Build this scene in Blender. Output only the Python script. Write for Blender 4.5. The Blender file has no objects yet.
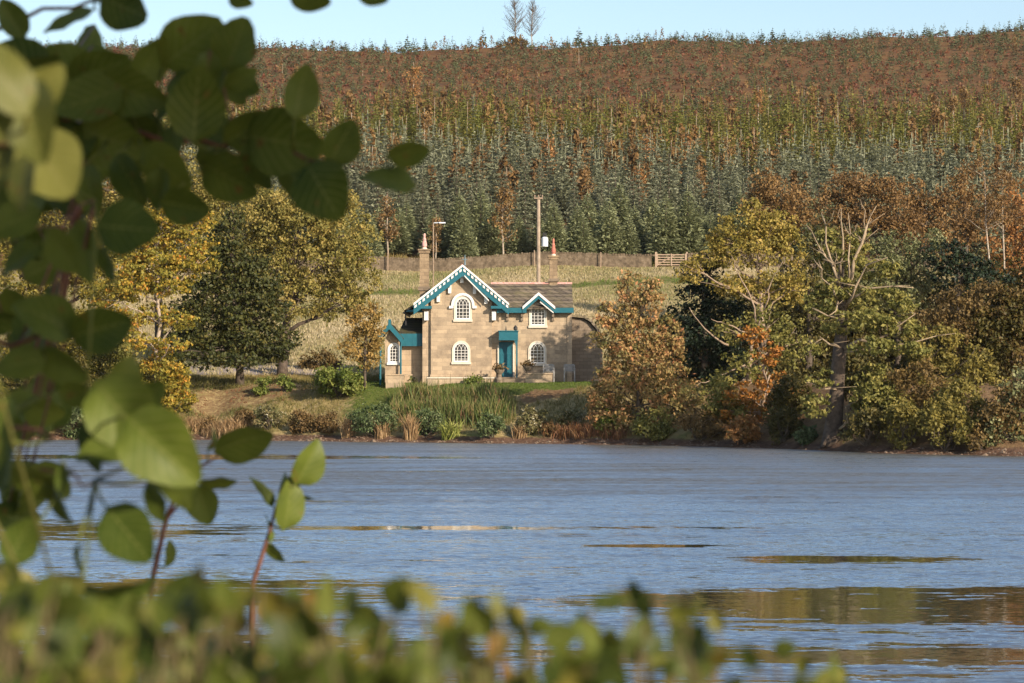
import bpy, math, random
import numpy as np
from mathutils import Vector, Matrix

# ------------------------------------------------------------------ camera, sky, sun, exposure
SC = bpy.context.scene
COL = SC.collection
F_PX, CAMZ, HZ = 2537.0, 3.5, 383.0
PITCH = math.atan((HZ - 341.5) / F_PX)
cam = bpy.data.cameras.new('camera')
cam.lens = 55.0
cam.sensor_fit = 'HORIZONTAL'
cam.sensor_width = 55.0 * 1024.0 / F_PX
cam.clip_start, cam.clip_end = 0.05, 6000.0
cam.dof.use_dof = True
cam.dof.focus_distance = 165.0
cam.dof.aperture_fstop = 9.0
cam.dof.aperture_blades = 6
camo = bpy.data.objects.new('camera', cam)
camo.location = (0, 0, CAMZ)
camo.rotation_euler = (math.pi / 2 + PITCH, 0, 0)
COL.objects.link(camo)
SC.camera = camo

SUN_AZ, SUN_EL = math.radians(40), math.radians(23)      # to the right of straight behind the camera
to_sun = Vector((math.sin(SUN_AZ) * math.cos(SUN_EL), -math.cos(SUN_AZ) * math.cos(SUN_EL), math.sin(SUN_EL)))
wd = bpy.data.worlds.new('World')
SC.world = wd
wd.use_nodes = True
wt = wd.node_tree
bg = wt.nodes['Background']
sky = wt.nodes.new('ShaderNodeTexSky')
sky.sky_type = 'NISHITA'
sky.sun_disc = False
sky.sun_elevation = SUN_EL
sky.sun_rotation = math.pi - SUN_AZ
sky.altitude = 100
sky.air_density = 1.0
sky.dust_density = 1.2
sky.ozone_density = 1.2
wt.links.new(sky.outputs[0], bg.inputs[0])
bg.inputs[1].default_value = 0.12
sl = bpy.data.lights.new('sun', 'SUN')
sl.energy = 5.0
sl.angle = math.radians(0.5)
sl.color = (1.0, 0.86, 0.68)
so = bpy.data.objects.new('sun', sl)
so.rotation_euler = to_sun.to_track_quat('Z', 'Y').to_euler()
so.location = (60, -80, 60)
COL.objects.link(so)
SC.view_settings.view_transform = 'Standard'
SC.view_settings.look = 'None'
SC.view_settings.gamma = 1
SC.view_settings.exposure = 0.62
SC.cycles.max_bounces = 6
SC.cycles.diffuse_bounces = 2
SC.cycles.glossy_bounces = 3
SC.cycles.transmission_bounces = 4

# ------------------------------------------------------------------ pixel <-> world
CP, SP = math.cos(PITCH), math.sin(PITCH)


def W(px, py, Y):
    u = (px - 512.0) / F_PX
    v = (341.5 - py) / F_PX
    t = Y / (CP - v * SP)
    return np.array((u * t, Y, CAMZ + t * (SP + v * CP)))


def mpp(Y):
    return Y / F_PX


# ------------------------------------------------------------------ terrain
SH = [(-400, 230), (-160, 185), (-80, 168), (-31.4, 155.8), (-19.2, 155.8), (-6.6, 150.5), (6.1, 143.2), (13.4, 136.6),
      (18.4, 126.9), (24.5, 121.6), (60, 112), (200, 100), (500, 90)]
SHX, SHY = np.array([s[0] for s in SH], float), np.array([s[1] for s in SH], float)
PD = np.array([(-60, -2.5), (-6, -0.6), (0, 0.0), (0.9, 0.14), (1.5, 0.38), (4, 1.15), (9, 3.0), (12, 3.42), (40, 4.2)], float)
PY = np.array([(0, 2.8), (120, 2.8), (160, 3.5), (174, 3.75), (178, 4.2), (255, 15.06), (440, 47.5), (600, 76.5), (690, 94.6), (705, 95.6), (740, 94),
               (1500, 40), (5000, -20)], float)


def shore(x):
    x = np.asarray(x, float)
    return np.interp(x, SHX, SHY) + 0.35 * np.sin(x * 0.9) + 0.25 * np.sin(x * 2.3 + 1) + 0.6 * np.sin(x * 0.21)


def ground(x, y):
    x = np.asarray(x, float)
    y = np.asarray(y, float)
    d = y - shore(x)
    a = np.interp(d, PD[:, 0], PD[:, 1])
    b = np.interp(y, PY[:, 0], PY[:, 1])
    rx = np.clip((y - 400) / 300, 0, 1) * np.clip((740 - y) / 40 + 1, 0, 1)
    b = b + rx * (np.where(x > 0, 0.034 * x, 0.0) + 0.5 * np.sin(x * 0.05) + 0.25 * np.sin(x * 0.13 + 2))
    b = b + np.clip((y - 185) / 100, 0, 1) * (0.35 * np.sin(x * 0.11 + y * 0.05) + 0.25 * np.sin(x * 0.31 - y * 0.17))
    w = np.clip((d - 9) / 10, 0, 1)
    w = w * w * (3 - 2 * w)
    z = a * (1 - w) + b * w
    z = z + np.clip(d - 1, 0, 1) * np.clip((161 - y) / 5, 0, 1) * (0.07 * np.sin(x * 1.7 + y) + 0.05 * np.sin(x * 3.1 - y * 2.2))
    near = np.interp(y, [-50, 2.5, 6.5, 12, 30], [2.0, 1.75, -0.4, -1.2, -2.5])
    return np.where(y < 30, np.where(np.abs(x) < 400, near, z), z)


def G(x, y):
    return float(ground(x, y))


def hit(px, py, y0=115.0, y1=700.0):
    ys = np.arange(y0, y1, 0.2)
    v = (341.5 - py) / F_PX
    t = ys / (CP - v * SP)
    zs = CAMZ + t * (SP + v * CP)
    xs = (px - 512.0) / F_PX * t
    g = ground(xs, ys)
    k = np.argmax(g >= zs)
    return np.array((xs[k], ys[k], g[k]))


# ------------------------------------------------------------------ materials
def new_mat(name):
    m = bpy.data.materials.new(name)
    m.use_nodes = True
    nt = m.node_tree
    return m, nt, nt.nodes['Principled BSDF'], nt.nodes['Material Output']


def ramp(nt, fac, stops):
    r = nt.nodes.new('ShaderNodeValToRGB')
    e = r.color_ramp.elements
    while len(e) < len(stops):
        e.new(0.5)
    for i, (p, c) in enumerate(stops):
        e[i].position = p
        e[i].color = (c[0], c[1], c[2], 1)
    if fac is not None:
        nt.links.new(fac, r.inputs[0])
    return r.outputs[0]


def noise(nt, scale, detail=4, vec=None, rough=0.6):
    n = nt.nodes.new('ShaderNodeTexNoise')
    n.inputs['Scale'].default_value = scale
    n.inputs['Detail'].default_value = detail
    n.inputs['Roughness'].default_value = rough
    if vec is not None:
        nt.links.new(vec, n.inputs['Vector'])
    return n


def math_n(nt, op, a, b=None, c=None):
    n = nt.nodes.new('ShaderNodeMath')
    n.operation = op
    for i, v in enumerate((a, b, c)):
        if v is None:
            continue
        if isinstance(v, (int, float)):
            n.inputs[i].default_value = v
        else:
            nt.links.new(v, n.inputs[i])
    return n.outputs[0]


def mixc(nt, fac, a, b):
    n = nt.nodes.new('ShaderNodeMix')
    n.data_type = 'RGBA'
    for s, v in ((0, fac), (6, a), (7, b)):
        if isinstance(v, (int, float)):
            n.inputs[s].default_value = v
        elif isinstance(v, (tuple, list)):
            n.inputs[s].default_value = (v[0], v[1], v[2], 1)
        else:
            nt.links.new(v, n.inputs[s])
    return n.outputs[2]


def obj_co(nt):
    return nt.nodes.new('ShaderNodeTexCoord').outputs['Object']


def mat_noisy(name, c1, c2, scale=3.0, rough=0.8, bump=0.3, c3=None):
    m, nt, b, o = new_mat(name)
    n = noise(nt, scale, 6, obj_co(nt))
    st = [(0.3, c1), (0.7, c2)] if c3 is None else [(0.3, c1), (0.52, c2), (0.7, c3)]
    nt.links.new(ramp(nt, n.outputs[0], st), b.inputs['Base Color'])
    b.inputs['Roughness'].default_value = rough
    b.inputs['Specular IOR Level'].default_value = 0.3
    if bump:
        bp = nt.nodes.new('ShaderNodeBump')
        bp.inputs['Strength'].default_value = bump
        bp.inputs['Distance'].default_value = 0.05
        n2 = noise(nt, scale * 6, 4, obj_co(nt))
        nt.links.new(n2.outputs[0], bp.inputs['Height'])
        nt.links.new(bp.outputs[0], b.inputs['Normal'])
    return m


def mat_leaf(name, stops, trans=0.3, objrand=0.0, rough=0.55):
    """foliage: hue per clump and leaf from the 'tint' attribute"""
    m, nt, b, o = new_mat(name)
    at = nt.nodes.new('ShaderNodeAttribute')
    at.attribute_name = 'tint'
    fac = at.outputs['Fac']
    if objrand:
        oi = nt.nodes.new('ShaderNodeObjectInfo')
        r = math_n(nt, 'MULTIPLY_ADD', oi.outputs['Random'], objrand, -objrand / 2)
        fac = math_n(nt, 'ADD', fac, r)
    c = ramp(nt, fac, stops)
    nt.links.new(c, b.inputs['Base Color'])
    b.inputs['Roughness'].default_value = rough
    b.inputs['Specular IOR Level'].default_value = 0.25
    if trans:
        t = nt.nodes.new('ShaderNodeBsdfTranslucent')
        nt.links.new(c, t.inputs[0])
        mx = nt.nodes.new('ShaderNodeMixShader')
        mx.inputs[0].default_value = trans
        nt.links.new(b.outputs[0], mx.inputs[1])
        nt.links.new(t.outputs[0], mx.inputs[2])
        nt.links.new(mx.outputs[0], o.inputs[0])
    return m


def mat_stone(name, ca, cb, cm, bw=0.55, bh=0.24, mortar=0.012, stain=(0.16, 0.12, 0.08), stain_amt=0.5):
    m, nt, b, o = new_mat(name)
    co = obj_co(nt)
    sx = nt.nodes.new('ShaderNodeSeparateXYZ')
    nt.links.new(co, sx.inputs[0])
    cx = nt.nodes.new('ShaderNodeCombineXYZ')
    nt.links.new(math_n(nt, 'ADD', sx.outputs[0], sx.outputs[1]), cx.inputs[0])
    nt.links.new(sx.outputs[2], cx.inputs[1])
    br = nt.nodes.new('ShaderNodeTexBrick')
    br.inputs['Scale'].default_value = 1.0
    br.inputs['Brick Width'].default_value = bw
    br.inputs['Row Height'].default_value = bh
    br.inputs['Mortar Size'].default_value = mortar
    br.inputs['Mortar Smooth'].default_value = 0.4
    br.inputs['Bias'].default_value = -0.1
    br.inputs['Color1'].default_value = (*ca, 1)
    br.inputs['Color2'].default_value = (*cb, 1)
    br.inputs['Mortar'].default_value = (*cm, 1)
    nt.links.new(cx.outputs[0], br.inputs['Vector'])
    n = noise(nt, 1.1, 7, co, 0.7)
    f = ramp(nt, n.outputs[0], [(0.45, (0, 0, 0)), (0.75, (1, 1, 1))])
    f = math_n(nt, 'MULTIPLY', f, stain_amt)
    c = mixc(nt, f, br.outputs[0], stain)
    nt.links.new(c, b.inputs['Base Color'])
    b.inputs['Roughness'].default_value = 0.9
    b.inputs['Specular IOR Level'].default_value = 0.2
    bp = nt.nodes.new('ShaderNodeBump')
    bp.inputs['Strength'].default_value = 0.5
    bp.inputs['Distance'].default_value = 0.03
    h = math_n(nt, 'ADD', math_n(nt, 'MULTIPLY', br.outputs['Fac'], -1.0), noise(nt, 14, 4, co).outputs[0])
    nt.links.new(h, bp.inputs['Height'])
    nt.links.new(bp.outputs[0], b.inputs['Normal'])
    return m


M = {}
M['sandstone'] = mat_stone('sandstone', (0.44, 0.335, 0.225), (0.29, 0.225, 0.155), (0.35, 0.275, 0.195), 0.62, 0.26, 0.012, (0.17, 0.13, 0.095), 0.9)
M['quoin'] = mat_stone('quoin_stone', (0.45, 0.34, 0.23), (0.34, 0.255, 0.17), (0.30, 0.23, 0.16), 0.9, 0.36, 0.012, (0.17, 0.13, 0.095), 0.8)
M['darkstone'] = mat_stone('weathered_stone', (0.22, 0.17, 0.125), (0.16, 0.125, 0.09), (0.12, 0.095, 0.07), 0.5, 0.22)
M['rubble'] = mat_noisy('rubble_stone', (0.06, 0.045, 0.03), (0.13, 0.098, 0.066), 2.6, 0.95, 1.0, (0.20, 0.155, 0.11))
M['chimney'] = mat_stone('chimney_stone', (0.34, 0.25, 0.155), (0.23, 0.165, 0.105), (0.19, 0.145, 0.10), 0.45, 0.24, 0.012, (0.07, 0.05, 0.035), 0.7)
M['slate'] = mat_stone('stone_slate', (0.20, 0.16, 0.12), (0.075, 0.062, 0.05), (0.03, 0.025, 0.02), 0.46, 0.24, 0.03, (0.20, 0.17, 0.085), 0.7)
M['moss_slate'] = mat_stone('mossy_slate', (0.08, 0.065, 0.04), (0.05, 0.045, 0.03), (0.02, 0.02, 0.012), 0.34, 0.17, 0.02, (0.07, 0.075, 0.02), 0.8)
M['teal'] = mat_noisy('teal_paint', (0.008, 0.085, 0.115), (0.014, 0.115, 0.15), 2.0, 0.45, 0.1)
M['white'] = mat_noisy('white_paint', (0.60, 0.58, 0.54), (0.72, 0.70, 0.67), 3.0, 0.5, 0.05)
M['cream'] = mat_noisy('cream_dressed_stone', (0.52, 0.455, 0.36), (0.62, 0.55, 0.45), 2.5, 0.8, 0.15)
M['bench'] = mat_noisy('shaded_white_paint', (0.22, 0.22, 0.21), (0.36, 0.35, 0.34), 5, 0.7, 0.1)  # white paint greyed: the shade over the chairs is put into the colour
M['redtile'] = mat_noisy('red_clay', (0.36, 0.10, 0.065), (0.48, 0.19, 0.14), 6, 0.7, 0.2)
M['pinkclay'] = mat_noisy('pink_clay', (0.40, 0.17, 0.14), (0.62, 0.42, 0.38), 8, 0.7, 0.2)
M['iron'] = mat_noisy('dark_iron', (0.02, 0.02, 0.022), (0.04, 0.04, 0.042), 5, 0.5, 0.0)
M['bluegrey'] = mat_noisy('bluegrey_iron', (0.09, 0.14, 0.17), (0.13, 0.19, 0.22), 5, 0.5, 0.0)
M['greysteel'] = mat_noisy('grey_enamel', (0.55, 0.60, 0.66), (0.66, 0.70, 0.75), 3, 0.4, 0.0)
M['polewood'] = mat_noisy('pole_wood', (0.25, 0.19, 0.14), (0.36, 0.29, 0.22), 4, 0.9, 0.3)
M['oldwood'] = mat_noisy('old_wood', (0.20, 0.14, 0.10), (0.33, 0.25, 0.18), 4, 0.9, 0.3)
M['gatewood'] = mat_noisy('gate_wood', (0.27, 0.195, 0.14), (0.38, 0.285, 0.21), 4, 0.9, 0.3)
M['bark'] = mat_noisy('bark', (0.055, 0.042, 0.032), (0.13, 0.10, 0.075), 5, 0.95, 0.8)
M['oakbark'] = mat_noisy('oak_bark', (0.05, 0.036, 0.027), (0.14, 0.105, 0.08), 4, 0.95, 0.9)
M['deadwood'] = mat_noisy('dead_wood', (0.17, 0.125, 0.08), (0.32, 0.245, 0.165), 5, 0.85, 0.4)
M['birchbark'] = mat_noisy('birch_bark', (0.22, 0.17, 0.125), (0.42, 0.36, 0.29), 4, 0.85, 0.2)
M['redstem'] = mat_noisy('red_stem', (0.085, 0.032, 0.022), (0.16, 0.07, 0.045), 60, 0.6, 0.1)
M['hedgestem'] = mat_noisy('hedge_stem', (0.07, 0.06, 0.025), (0.14, 0.10, 0.045), 60, 0.7, 0.1)
M['terracotta'] = mat_noisy('terracotta', (0.24, 0.12, 0.07), (0.33, 0.18, 0.11), 8, 0.8, 0.2)
m, nt, b, o = new_mat('window_glass')
b.inputs['Base Color'].default_value = (0.02, 0.022, 0.028, 1)
b.inputs['Roughness'].default_value = 0.06
M['glass'] = m
m, nt, b, o = new_mat('berry')
b.inputs['Base Color'].default_value = (0.02, 0.03, 0.09, 1)
M['berry'] = m

# leaves (base colours; light does the rest)
M['oakgold'] = mat_leaf('olive_gold_leaves', [(0, (0.11, 0.11, 0.025)), (0.45, (0.25, 0.215, 0.055)), (0.8, (0.38, 0.30, 0.09)), (1, (0.46, 0.33, 0.10))], 0.38)
M['yellowoak'] = mat_leaf('yellow_green_leaves', [(0, (0.07, 0.07, 0.015)), (0.5, (0.21, 0.175, 0.03)), (1, (0.38, 0.29, 0.06))])
M['goldoak'] = mat_leaf('gold_oak_leaves', [(0, (0.10, 0.09, 0.018)), (0.45, (0.25, 0.20, 0.04)), (0.8, (0.39, 0.29, 0.075)), (1, (0.45, 0.30, 0.09))])
M['golden'] = mat_leaf('golden_leaves', [(0, (0.11, 0.115, 0.02)), (0.5, (0.27, 0.22, 0.035)), (0.8, (0.40, 0.25, 0.035)), (1, (0.46, 0.17, 0.03))])
M['yewdark'] = mat_leaf('dark_yew_needles', [(0, (0.02, 0.027, 0.008)), (0.6, (0.055, 0.06, 0.014)), (1, (0.13, 0.105, 0.025))], 0.15)
M['holly'] = mat_leaf('black_green_leaves', [(0, (0.006, 0.012, 0.006)), (0.7, (0.016, 0.028, 0.012)), (1, (0.03, 0.045, 0.018))], 0.05)
M['ochre'] = mat_leaf('ochre_leaves', [(0, (0.13, 0.11, 0.03)), (0.5, (0.30, 0.20, 0.06)), (1, (0.42, 0.26, 0.08))])
M['rust'] = mat_leaf('rust_leaves', [(0, (0.13, 0.10, 0.03)), (0.35, (0.27, 0.14, 0.05)), (0.7, (0.38, 0.17, 0.055)), (1, (0.45, 0.26, 0.10))])
M['pinkrust'] = mat_leaf('faded_hawthorn_leaves', [(0, (0.13, 0.13, 0.04)), (0.42, (0.28, 0.205, 0.075)), (0.75, (0.43, 0.25, 0.105)), (1, (0.50, 0.22, 0.11))])
M['beechorange'] = mat_leaf('orange_beech_leaves', [(0, (0.09, 0.08, 0.02)), (0.35, (0.24, 0.125, 0.03)), (0.75, (0.40, 0.15, 0.03)), (1, (0.42, 0.26, 0.05))])
M['oakolive'] = mat_leaf('olive_oak_leaves', [(0, (0.07, 0.078, 0.018)), (0.5, (0.19, 0.18, 0.045)), (1, (0.35, 0.29, 0.085))])
M['willow'] = mat_leaf('olive_willow_leaves', [(0, (0.07, 0.068, 0.016)), (0.5, (0.18, 0.15, 0.034)), (1, (0.28, 0.22, 0.055))])
M['brownwillow'] = mat_leaf('brown_willow_leaves', [(0, (0.07, 0.05, 0.018)), (0.5, (0.15, 0.10, 0.035)), (1, (0.23, 0.15, 0.05))])
M['greywillow'] = mat_leaf('grey_willow_leaves', [(0, (0.07, 0.08, 0.03)), (0.5, (0.17, 0.18, 0.075)), (1, (0.30, 0.29, 0.15))])
M['birchrust'] = mat_leaf('birch_rust_leaves', [(0, (0.10, 0.06, 0.025)), (0.5, (0.20, 0.115, 0.042)), (1, (0.30, 0.19, 0.07))], 0.25, 0.4)
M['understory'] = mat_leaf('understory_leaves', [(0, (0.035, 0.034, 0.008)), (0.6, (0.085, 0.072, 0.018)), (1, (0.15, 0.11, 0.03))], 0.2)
M['laurel'] = mat_leaf('laurel_leaves', [(0, (0.05, 0.08, 0.012)), (0.5, (0.13, 0.165, 0.03)), (1, (0.24, 0.24, 0.06))])
M['greybush'] = mat_leaf('greygreen_bush_leaves', [(0, (0.035, 0.06, 0.02)), (0.5, (0.10, 0.135, 0.05)), (1, (0.22, 0.24, 0.12))])
M['hydrangea'] = mat_leaf('pale_flower_heads', [(0, (0.05, 0.06, 0.02)), (0.5, (0.13, 0.12, 0.045)), (0.78, (0.20, 0.16, 0.07)), (0.9, (0.52, 0.47, 0.32)), (1, (0.62, 0.58, 0.44))], 0.2)
M['brownshrub'] = mat_leaf('brown_shrub_leaves', [(0, (0.07, 0.05, 0.02)), (0.5, (0.17, 0.105, 0.04)), (1, (0.28, 0.19, 0.08))])
M['reed'] = mat_leaf('reed_blades', [(0, (0.06, 0.10, 0.02)), (0.55, (0.15, 0.18, 0.05)), (0.88, (0.26, 0.21, 0.085)), (1, (0.30, 0.15, 0.09))], 0.25)
M['tangrass'] = mat_leaf('tan_grass_blades', [(0, (0.17, 0.10, 0.045)), (0.5, (0.30, 0.19, 0.09)), (1, (0.45, 0.31, 0.17))], 0.25)
M['redgrass'] = mat_leaf('redbrown_grass_blades', [(0, (0.13, 0.055, 0.03)), (0.5, (0.24, 0.11, 0.05)), (1, (0.34, 0.20, 0.09))], 0.25)
M['iris'] = mat_leaf('iris_blades', [(0, (0.15, 0.18, 0.03)), (1, (0.36, 0.36, 0.10))], 0.3)
M['lawnblade'] = mat_leaf('lawn_blades', [(0, (0.06, 0.105, 0.015)), (1, (0.16, 0.205, 0.04))], 0.3)
M['fieldgrass'] = mat_leaf('field_grass_blades', [(0, (0.15, 0.17, 0.05)), (0.3, (0.27, 0.25, 0.11)), (0.65, (0.44, 0.36, 0.22)), (1, (0.56, 0.47, 0.32))], 0.3)
M['bankgrass'] = mat_leaf('bank_grass_blades', [(0, (0.07, 0.09, 0.02)), (0.45, (0.16, 0.14, 0.04)), (1, (0.29, 0.20, 0.08))], 0.25)
M['spruce'] = mat_leaf('bluegreen_spruce_needles', [(0, (0.12, 0.13, 0.075)), (0.5, (0.215, 0.225, 0.14)), (1, (0.33, 0.335, 0.225))], 0.3, 0.3)
M['pine'] = mat_leaf('pine_needles', [(0, (0.14, 0.155, 0.075)), (0.5, (0.25, 0.27, 0.14)), (1, (0.37, 0.38, 0.21))], 0.3, 0.3)
M['larch'] = mat_leaf('larch_needles', [(0, (0.085, 0.095, 0.02)), (0.5, (0.185, 0.185, 0.04)), (0.85, (0.26, 0.21, 0.055)), (1, (0.30, 0.18, 0.06))], 0.3, 0.3)
M['youngfir'] = mat_leaf('young_conifer_needles', [(0, (0.06, 0.075, 0.035)), (0.5, (0.13, 0.15, 0.07)), (1, (0.21, 0.22, 0.10))], 0.2, 0.3)
M['bracken'] = mat_leaf('bracken_fronds', [(0, (0.085, 0.028, 0.017)), (0.5, (0.155, 0.055, 0.027)), (0.75, (0.19, 0.09, 0.038)), (1, (0.15, 0.13, 0.045))], 0.2)


def mat_bigleaf(name, c_lo, c_hi, vein, trans=0.24, warm=None):
    m, nt, b, o = new_mat(name)
    uv = nt.nodes.new('ShaderNodeAttribute')
    uv.attribute_name = 'UVMap'
    sx = nt.nodes.new('ShaderNodeSeparateXYZ')
    nt.links.new(uv.outputs['Vector'], sx.inputs[0])
    au = math_n(nt, 'ABSOLUTE', sx.outputs[0])
    ph = math_n(nt, 'MULTIPLY_ADD', au, -2.6, math_n(nt, 'MULTIPLY', sx.outputs[1], 7.0))
    sw = math_n(nt, 'ABSOLUTE', math_n(nt, 'SUBTRACT', math_n(nt, 'FRACT', ph), 0.5))
    v1 = math_n(nt, 'LESS_THAN', sw, 0.07)
    v2 = math_n(nt, 'LESS_THAN', au, 0.035)
    v = math_n(nt, 'MULTIPLY', math_n(nt, 'MAXIMUM', v1, v2), 0.55)
    at = nt.nodes.new('ShaderNodeAttribute')
    at.attribute_name = 'tint'
    n = noise(nt, 28, 5, obj_co(nt))
    f = math_n(nt, 'ADD', math_n(nt, 'MULTIPLY', at.outputs['Fac'], 0.7), math_n(nt, 'MULTIPLY_ADD', n.outputs[0], 1.0, -0.35))
    c = ramp(nt, f, [(0.1, c_lo), (0.8, c_hi)] if warm is None else [(0.12, c_lo), (0.6, c_hi), (0.85, warm[0]), (0.93, warm[1])])
    sp = noise(nt, 70, 2, obj_co(nt))
    c = mixc(nt, math_n(nt, 'MULTIPLY', math_n(nt, 'GREATER_THAN', sp.outputs[0], 0.69), 0.7), c, (0.12, 0.06, 0.015))
    c = mixc(nt, v, c, vein)
    nt.links.new(c, b.inputs['Base Color'])
    b.inputs['Roughness'].default_value = 0.5
    b.inputs['Specular IOR Level'].default_value = 0.2
    t = nt.nodes.new('ShaderNodeBsdfTranslucent')
    nt.links.new(c, t.inputs[0])
    mx = nt.nodes.new('ShaderNodeMixShader')
    mx.inputs[0].default_value = trans
    nt.links.new(b.outputs[0], mx.inputs[1])
    nt.links.new(t.outputs[0], mx.inputs[2])
    nt.links.new(mx.outputs[0], o.inputs[0])
    return m


M['alder'] = mat_bigleaf('alder_leaf', (0.032, 0.057, 0.007), (0.11, 0.138, 0.02), (0.165, 0.175, 0.05))
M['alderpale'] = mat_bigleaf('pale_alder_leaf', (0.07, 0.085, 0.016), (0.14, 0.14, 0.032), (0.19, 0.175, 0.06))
M['hedgeleaf'] = mat_bigleaf('hedge_leaf', (0.022, 0.042, 0.006), (0.09, 0.115, 0.018), (0.16, 0.14, 0.04), 0.24, ((0.19, 0.15, 0.03), (0.22, 0.10, 0.03)))


# ------------------------------------------------------------------ mesh helpers
class MB:
    def __init__(self):
        self.V, self.Fc, self.T, self.n = [], [], [], 0
        self.uv = None

    def add(self, V, Fs, tint=None):
        V = np.asarray(V, float).reshape(-1, 3)
        self.V.append(V)
        self.Fc.append([[i + self.n for i in f] for f in Fs] if not isinstance(Fs, np.ndarray) else (Fs + self.n))
        self.T.append(np.full(len(V), 0.5) if tint is None else np.broadcast_to(np.asarray(tint, float), (len(V),)))
        self.n += len(V)

    def box(self, p0, p1):
        (x0, y0, z0), (x1, y1, z1) = p0, p1
        V = [(x0, y0, z0), (x1, y0, z0), (x1, y1, z0), (x0, y1, z0), (x0, y0, z1), (x1, y0, z1), (x1, y1, z1), (x0, y1, z1)]
        self.add(V, [[0, 3, 2, 1], [4, 5, 6, 7], [0, 1, 5, 4], [1, 2, 6, 5], [2, 3, 7, 6], [3, 0, 4, 7]])

    def prism(self, poly, y0, y1):
        """(x, z) polygon pushed from y0 to y1"""
        n = len(poly)
        V = [(x, y0, z) for x, z in poly] + [(x, y1, z) for x, z in poly]
        self.add(V, [list(range(n)), list(range(2 * n - 1, n - 1, -1))] + [[i, i + n, (i + 1) % n + n, (i + 1) % n] for i in range(n)])

    def slab(self, quad, th):
        """four 3-D corners thickened along their normal"""
        q = np.array(quad, float)
        nrm = np.cross(q[1] - q[0], q[3] - q[0])
        nrm /= np.linalg.norm(nrm)
        V = np.vstack([q, q + nrm * th])
        self.add(V, [[3, 2, 1, 0], [4, 5, 6, 7], [0, 1, 5, 4], [1, 2, 6, 5], [2, 3, 7, 6], [3, 0, 4, 7]])

    def tube(self, pts, rad, sides=6, tint=None, cap=True):
        pts = np.asarray(pts, float)
        n = len(pts)
        rad = np.broadcast_to(np.asarray(rad, float), (n,))
        V = []
        for i in range(n):
            d = pts[min(i + 1, n - 1)] - pts[max(i - 1, 0)]
            d = d / (np.linalg.norm(d) + 1e-9)
            a = np.cross(d, (0.31, 0.17, 0.93) if abs(d[2]) < 0.9 else (1, 0, 0))
            a /= np.linalg.norm(a) + 1e-9
            b_ = np.cross(d, a)
            for k in range(sides):
                t = 2 * math.pi * k / sides
                V.append(pts[i] + rad[i] * (math.cos(t) * a + math.sin(t) * b_))
        Fs = []
        for i in range(n - 1):
            for k in range(sides):
                k2 = (k + 1) % sides
                Fs.append([i * sides + k, i * sides + k2, (i + 1) * sides + k2, (i + 1) * sides + k])
        if cap:
            Fs.append(list(range((n - 1) * sides, n * sides)))
            Fs.append(list(range(sides - 1, -1, -1)))
        self.add(V, Fs, tint)

    def lathe(self, prof, c, sides=10):
        V, Fs = [], []
        for r, z in prof:
            for k in range(sides):
                t = 2 * math.pi * k / sides
                V.append((c[0] + r * math.cos(t), c[1] + r * math.sin(t), c[2] + z))
        for i in range(len(prof) - 1):
            for k in range(sides):
                k2 = (k + 1) % sides
                Fs.append([i * sides + k, i * sides + k2, (i + 1) * sides + k2, (i + 1) * sides + k])
        Fs.append(list(range(sides - 1, -1, -1)))
        Fs.append([(len(prof) - 1) * sides + k for k in range(sides)])
        self.add(V, Fs)

    def mesh(self, name, mat, off=(0, 0, 0), smooth=False):
        V = np.vstack(self.V) - np.asarray(off, float)
        loops, starts, tot, s = [], [], [], 0
        for fs in self.Fc:
            if isinstance(fs, np.ndarray):
                k = fs.shape[1]
                loops.append(fs.ravel())
                starts.append(s + k * np.arange(len(fs)))
                tot.append(np.full(len(fs), k))
                s += fs.size
            else:
                for f in fs:
                    loops.append(np.array(f))
                    starts.append(np.array([s]))
                    tot.append(np.array([len(f)]))
                    s += len(f)
        loops, starts, tot = np.concatenate(loops), np.concatenate(starts), np.concatenate(tot)
        me = bpy.data.meshes.new(name)
        me.vertices.add(len(V))
        me.vertices.foreach_set('co', V.astype(np.float32).ravel())
        me.loops.add(len(loops))
        me.loops.foreach_set('vertex_index', loops.astype(np.int32))
        me.polygons.add(len(starts))
        me.polygons.foreach_set('loop_start', starts.astype(np.int32))
        me.polygons.foreach_set('use_smooth', np.full(len(starts), smooth))
        me.update(calc_edges=True)
        me.validate()
        at = me.attributes.new('tint', 'FLOAT', 'POINT')
        at.data.foreach_set('value', np.concatenate(self.T).astype(np.float32))
        me.materials.append(mat)
        return me

    def build(self, name, mat, parent=None, smooth=False, label=None):
        root = parent
        while root is not None and root.parent is not None:
            root = root.parent
        off = root.location if root is not None else (0, 0, 0)
        o = bpy.data.objects.new(name, self.mesh(name, mat, off, smooth))
        COL.objects.link(o)
        if parent is not None:
            o.parent = parent
        if label:
            o['label'] = label
        return o


def tag(o, label, cat, group=None, kind=None):
    if label:
        o['label'] = label
    if cat:
        o['category'] = cat
    if group:
        o['group'] = group
    if kind:
        o['kind'] = kind
    return o


def thing(name, loc, label, cat, group=None):
    o = bpy.data.objects.new(name, None)
    o.location = loc
    o.empty_display_size = 0.2
    COL.objects.link(o)
    return tag(o, label, cat, group)


def copy_tree(src, loc, rz=0.0, sc=1.0, label=None):
    r = src.copy()
    COL.objects.link(r)
    r.location = loc
    r.rotation_euler = (0, 0, rz)
    r.scale = (sc, sc, sc)
    if label:
        r['label'] = label
    for ch in list(src.children):
        c = ch.copy()
        COL.objects.link(c)
        c.parent = r
    return r


def unit(a):
    return a / (np.linalg.norm(a, axis=-1, keepdims=True) + 1e-9)


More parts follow.
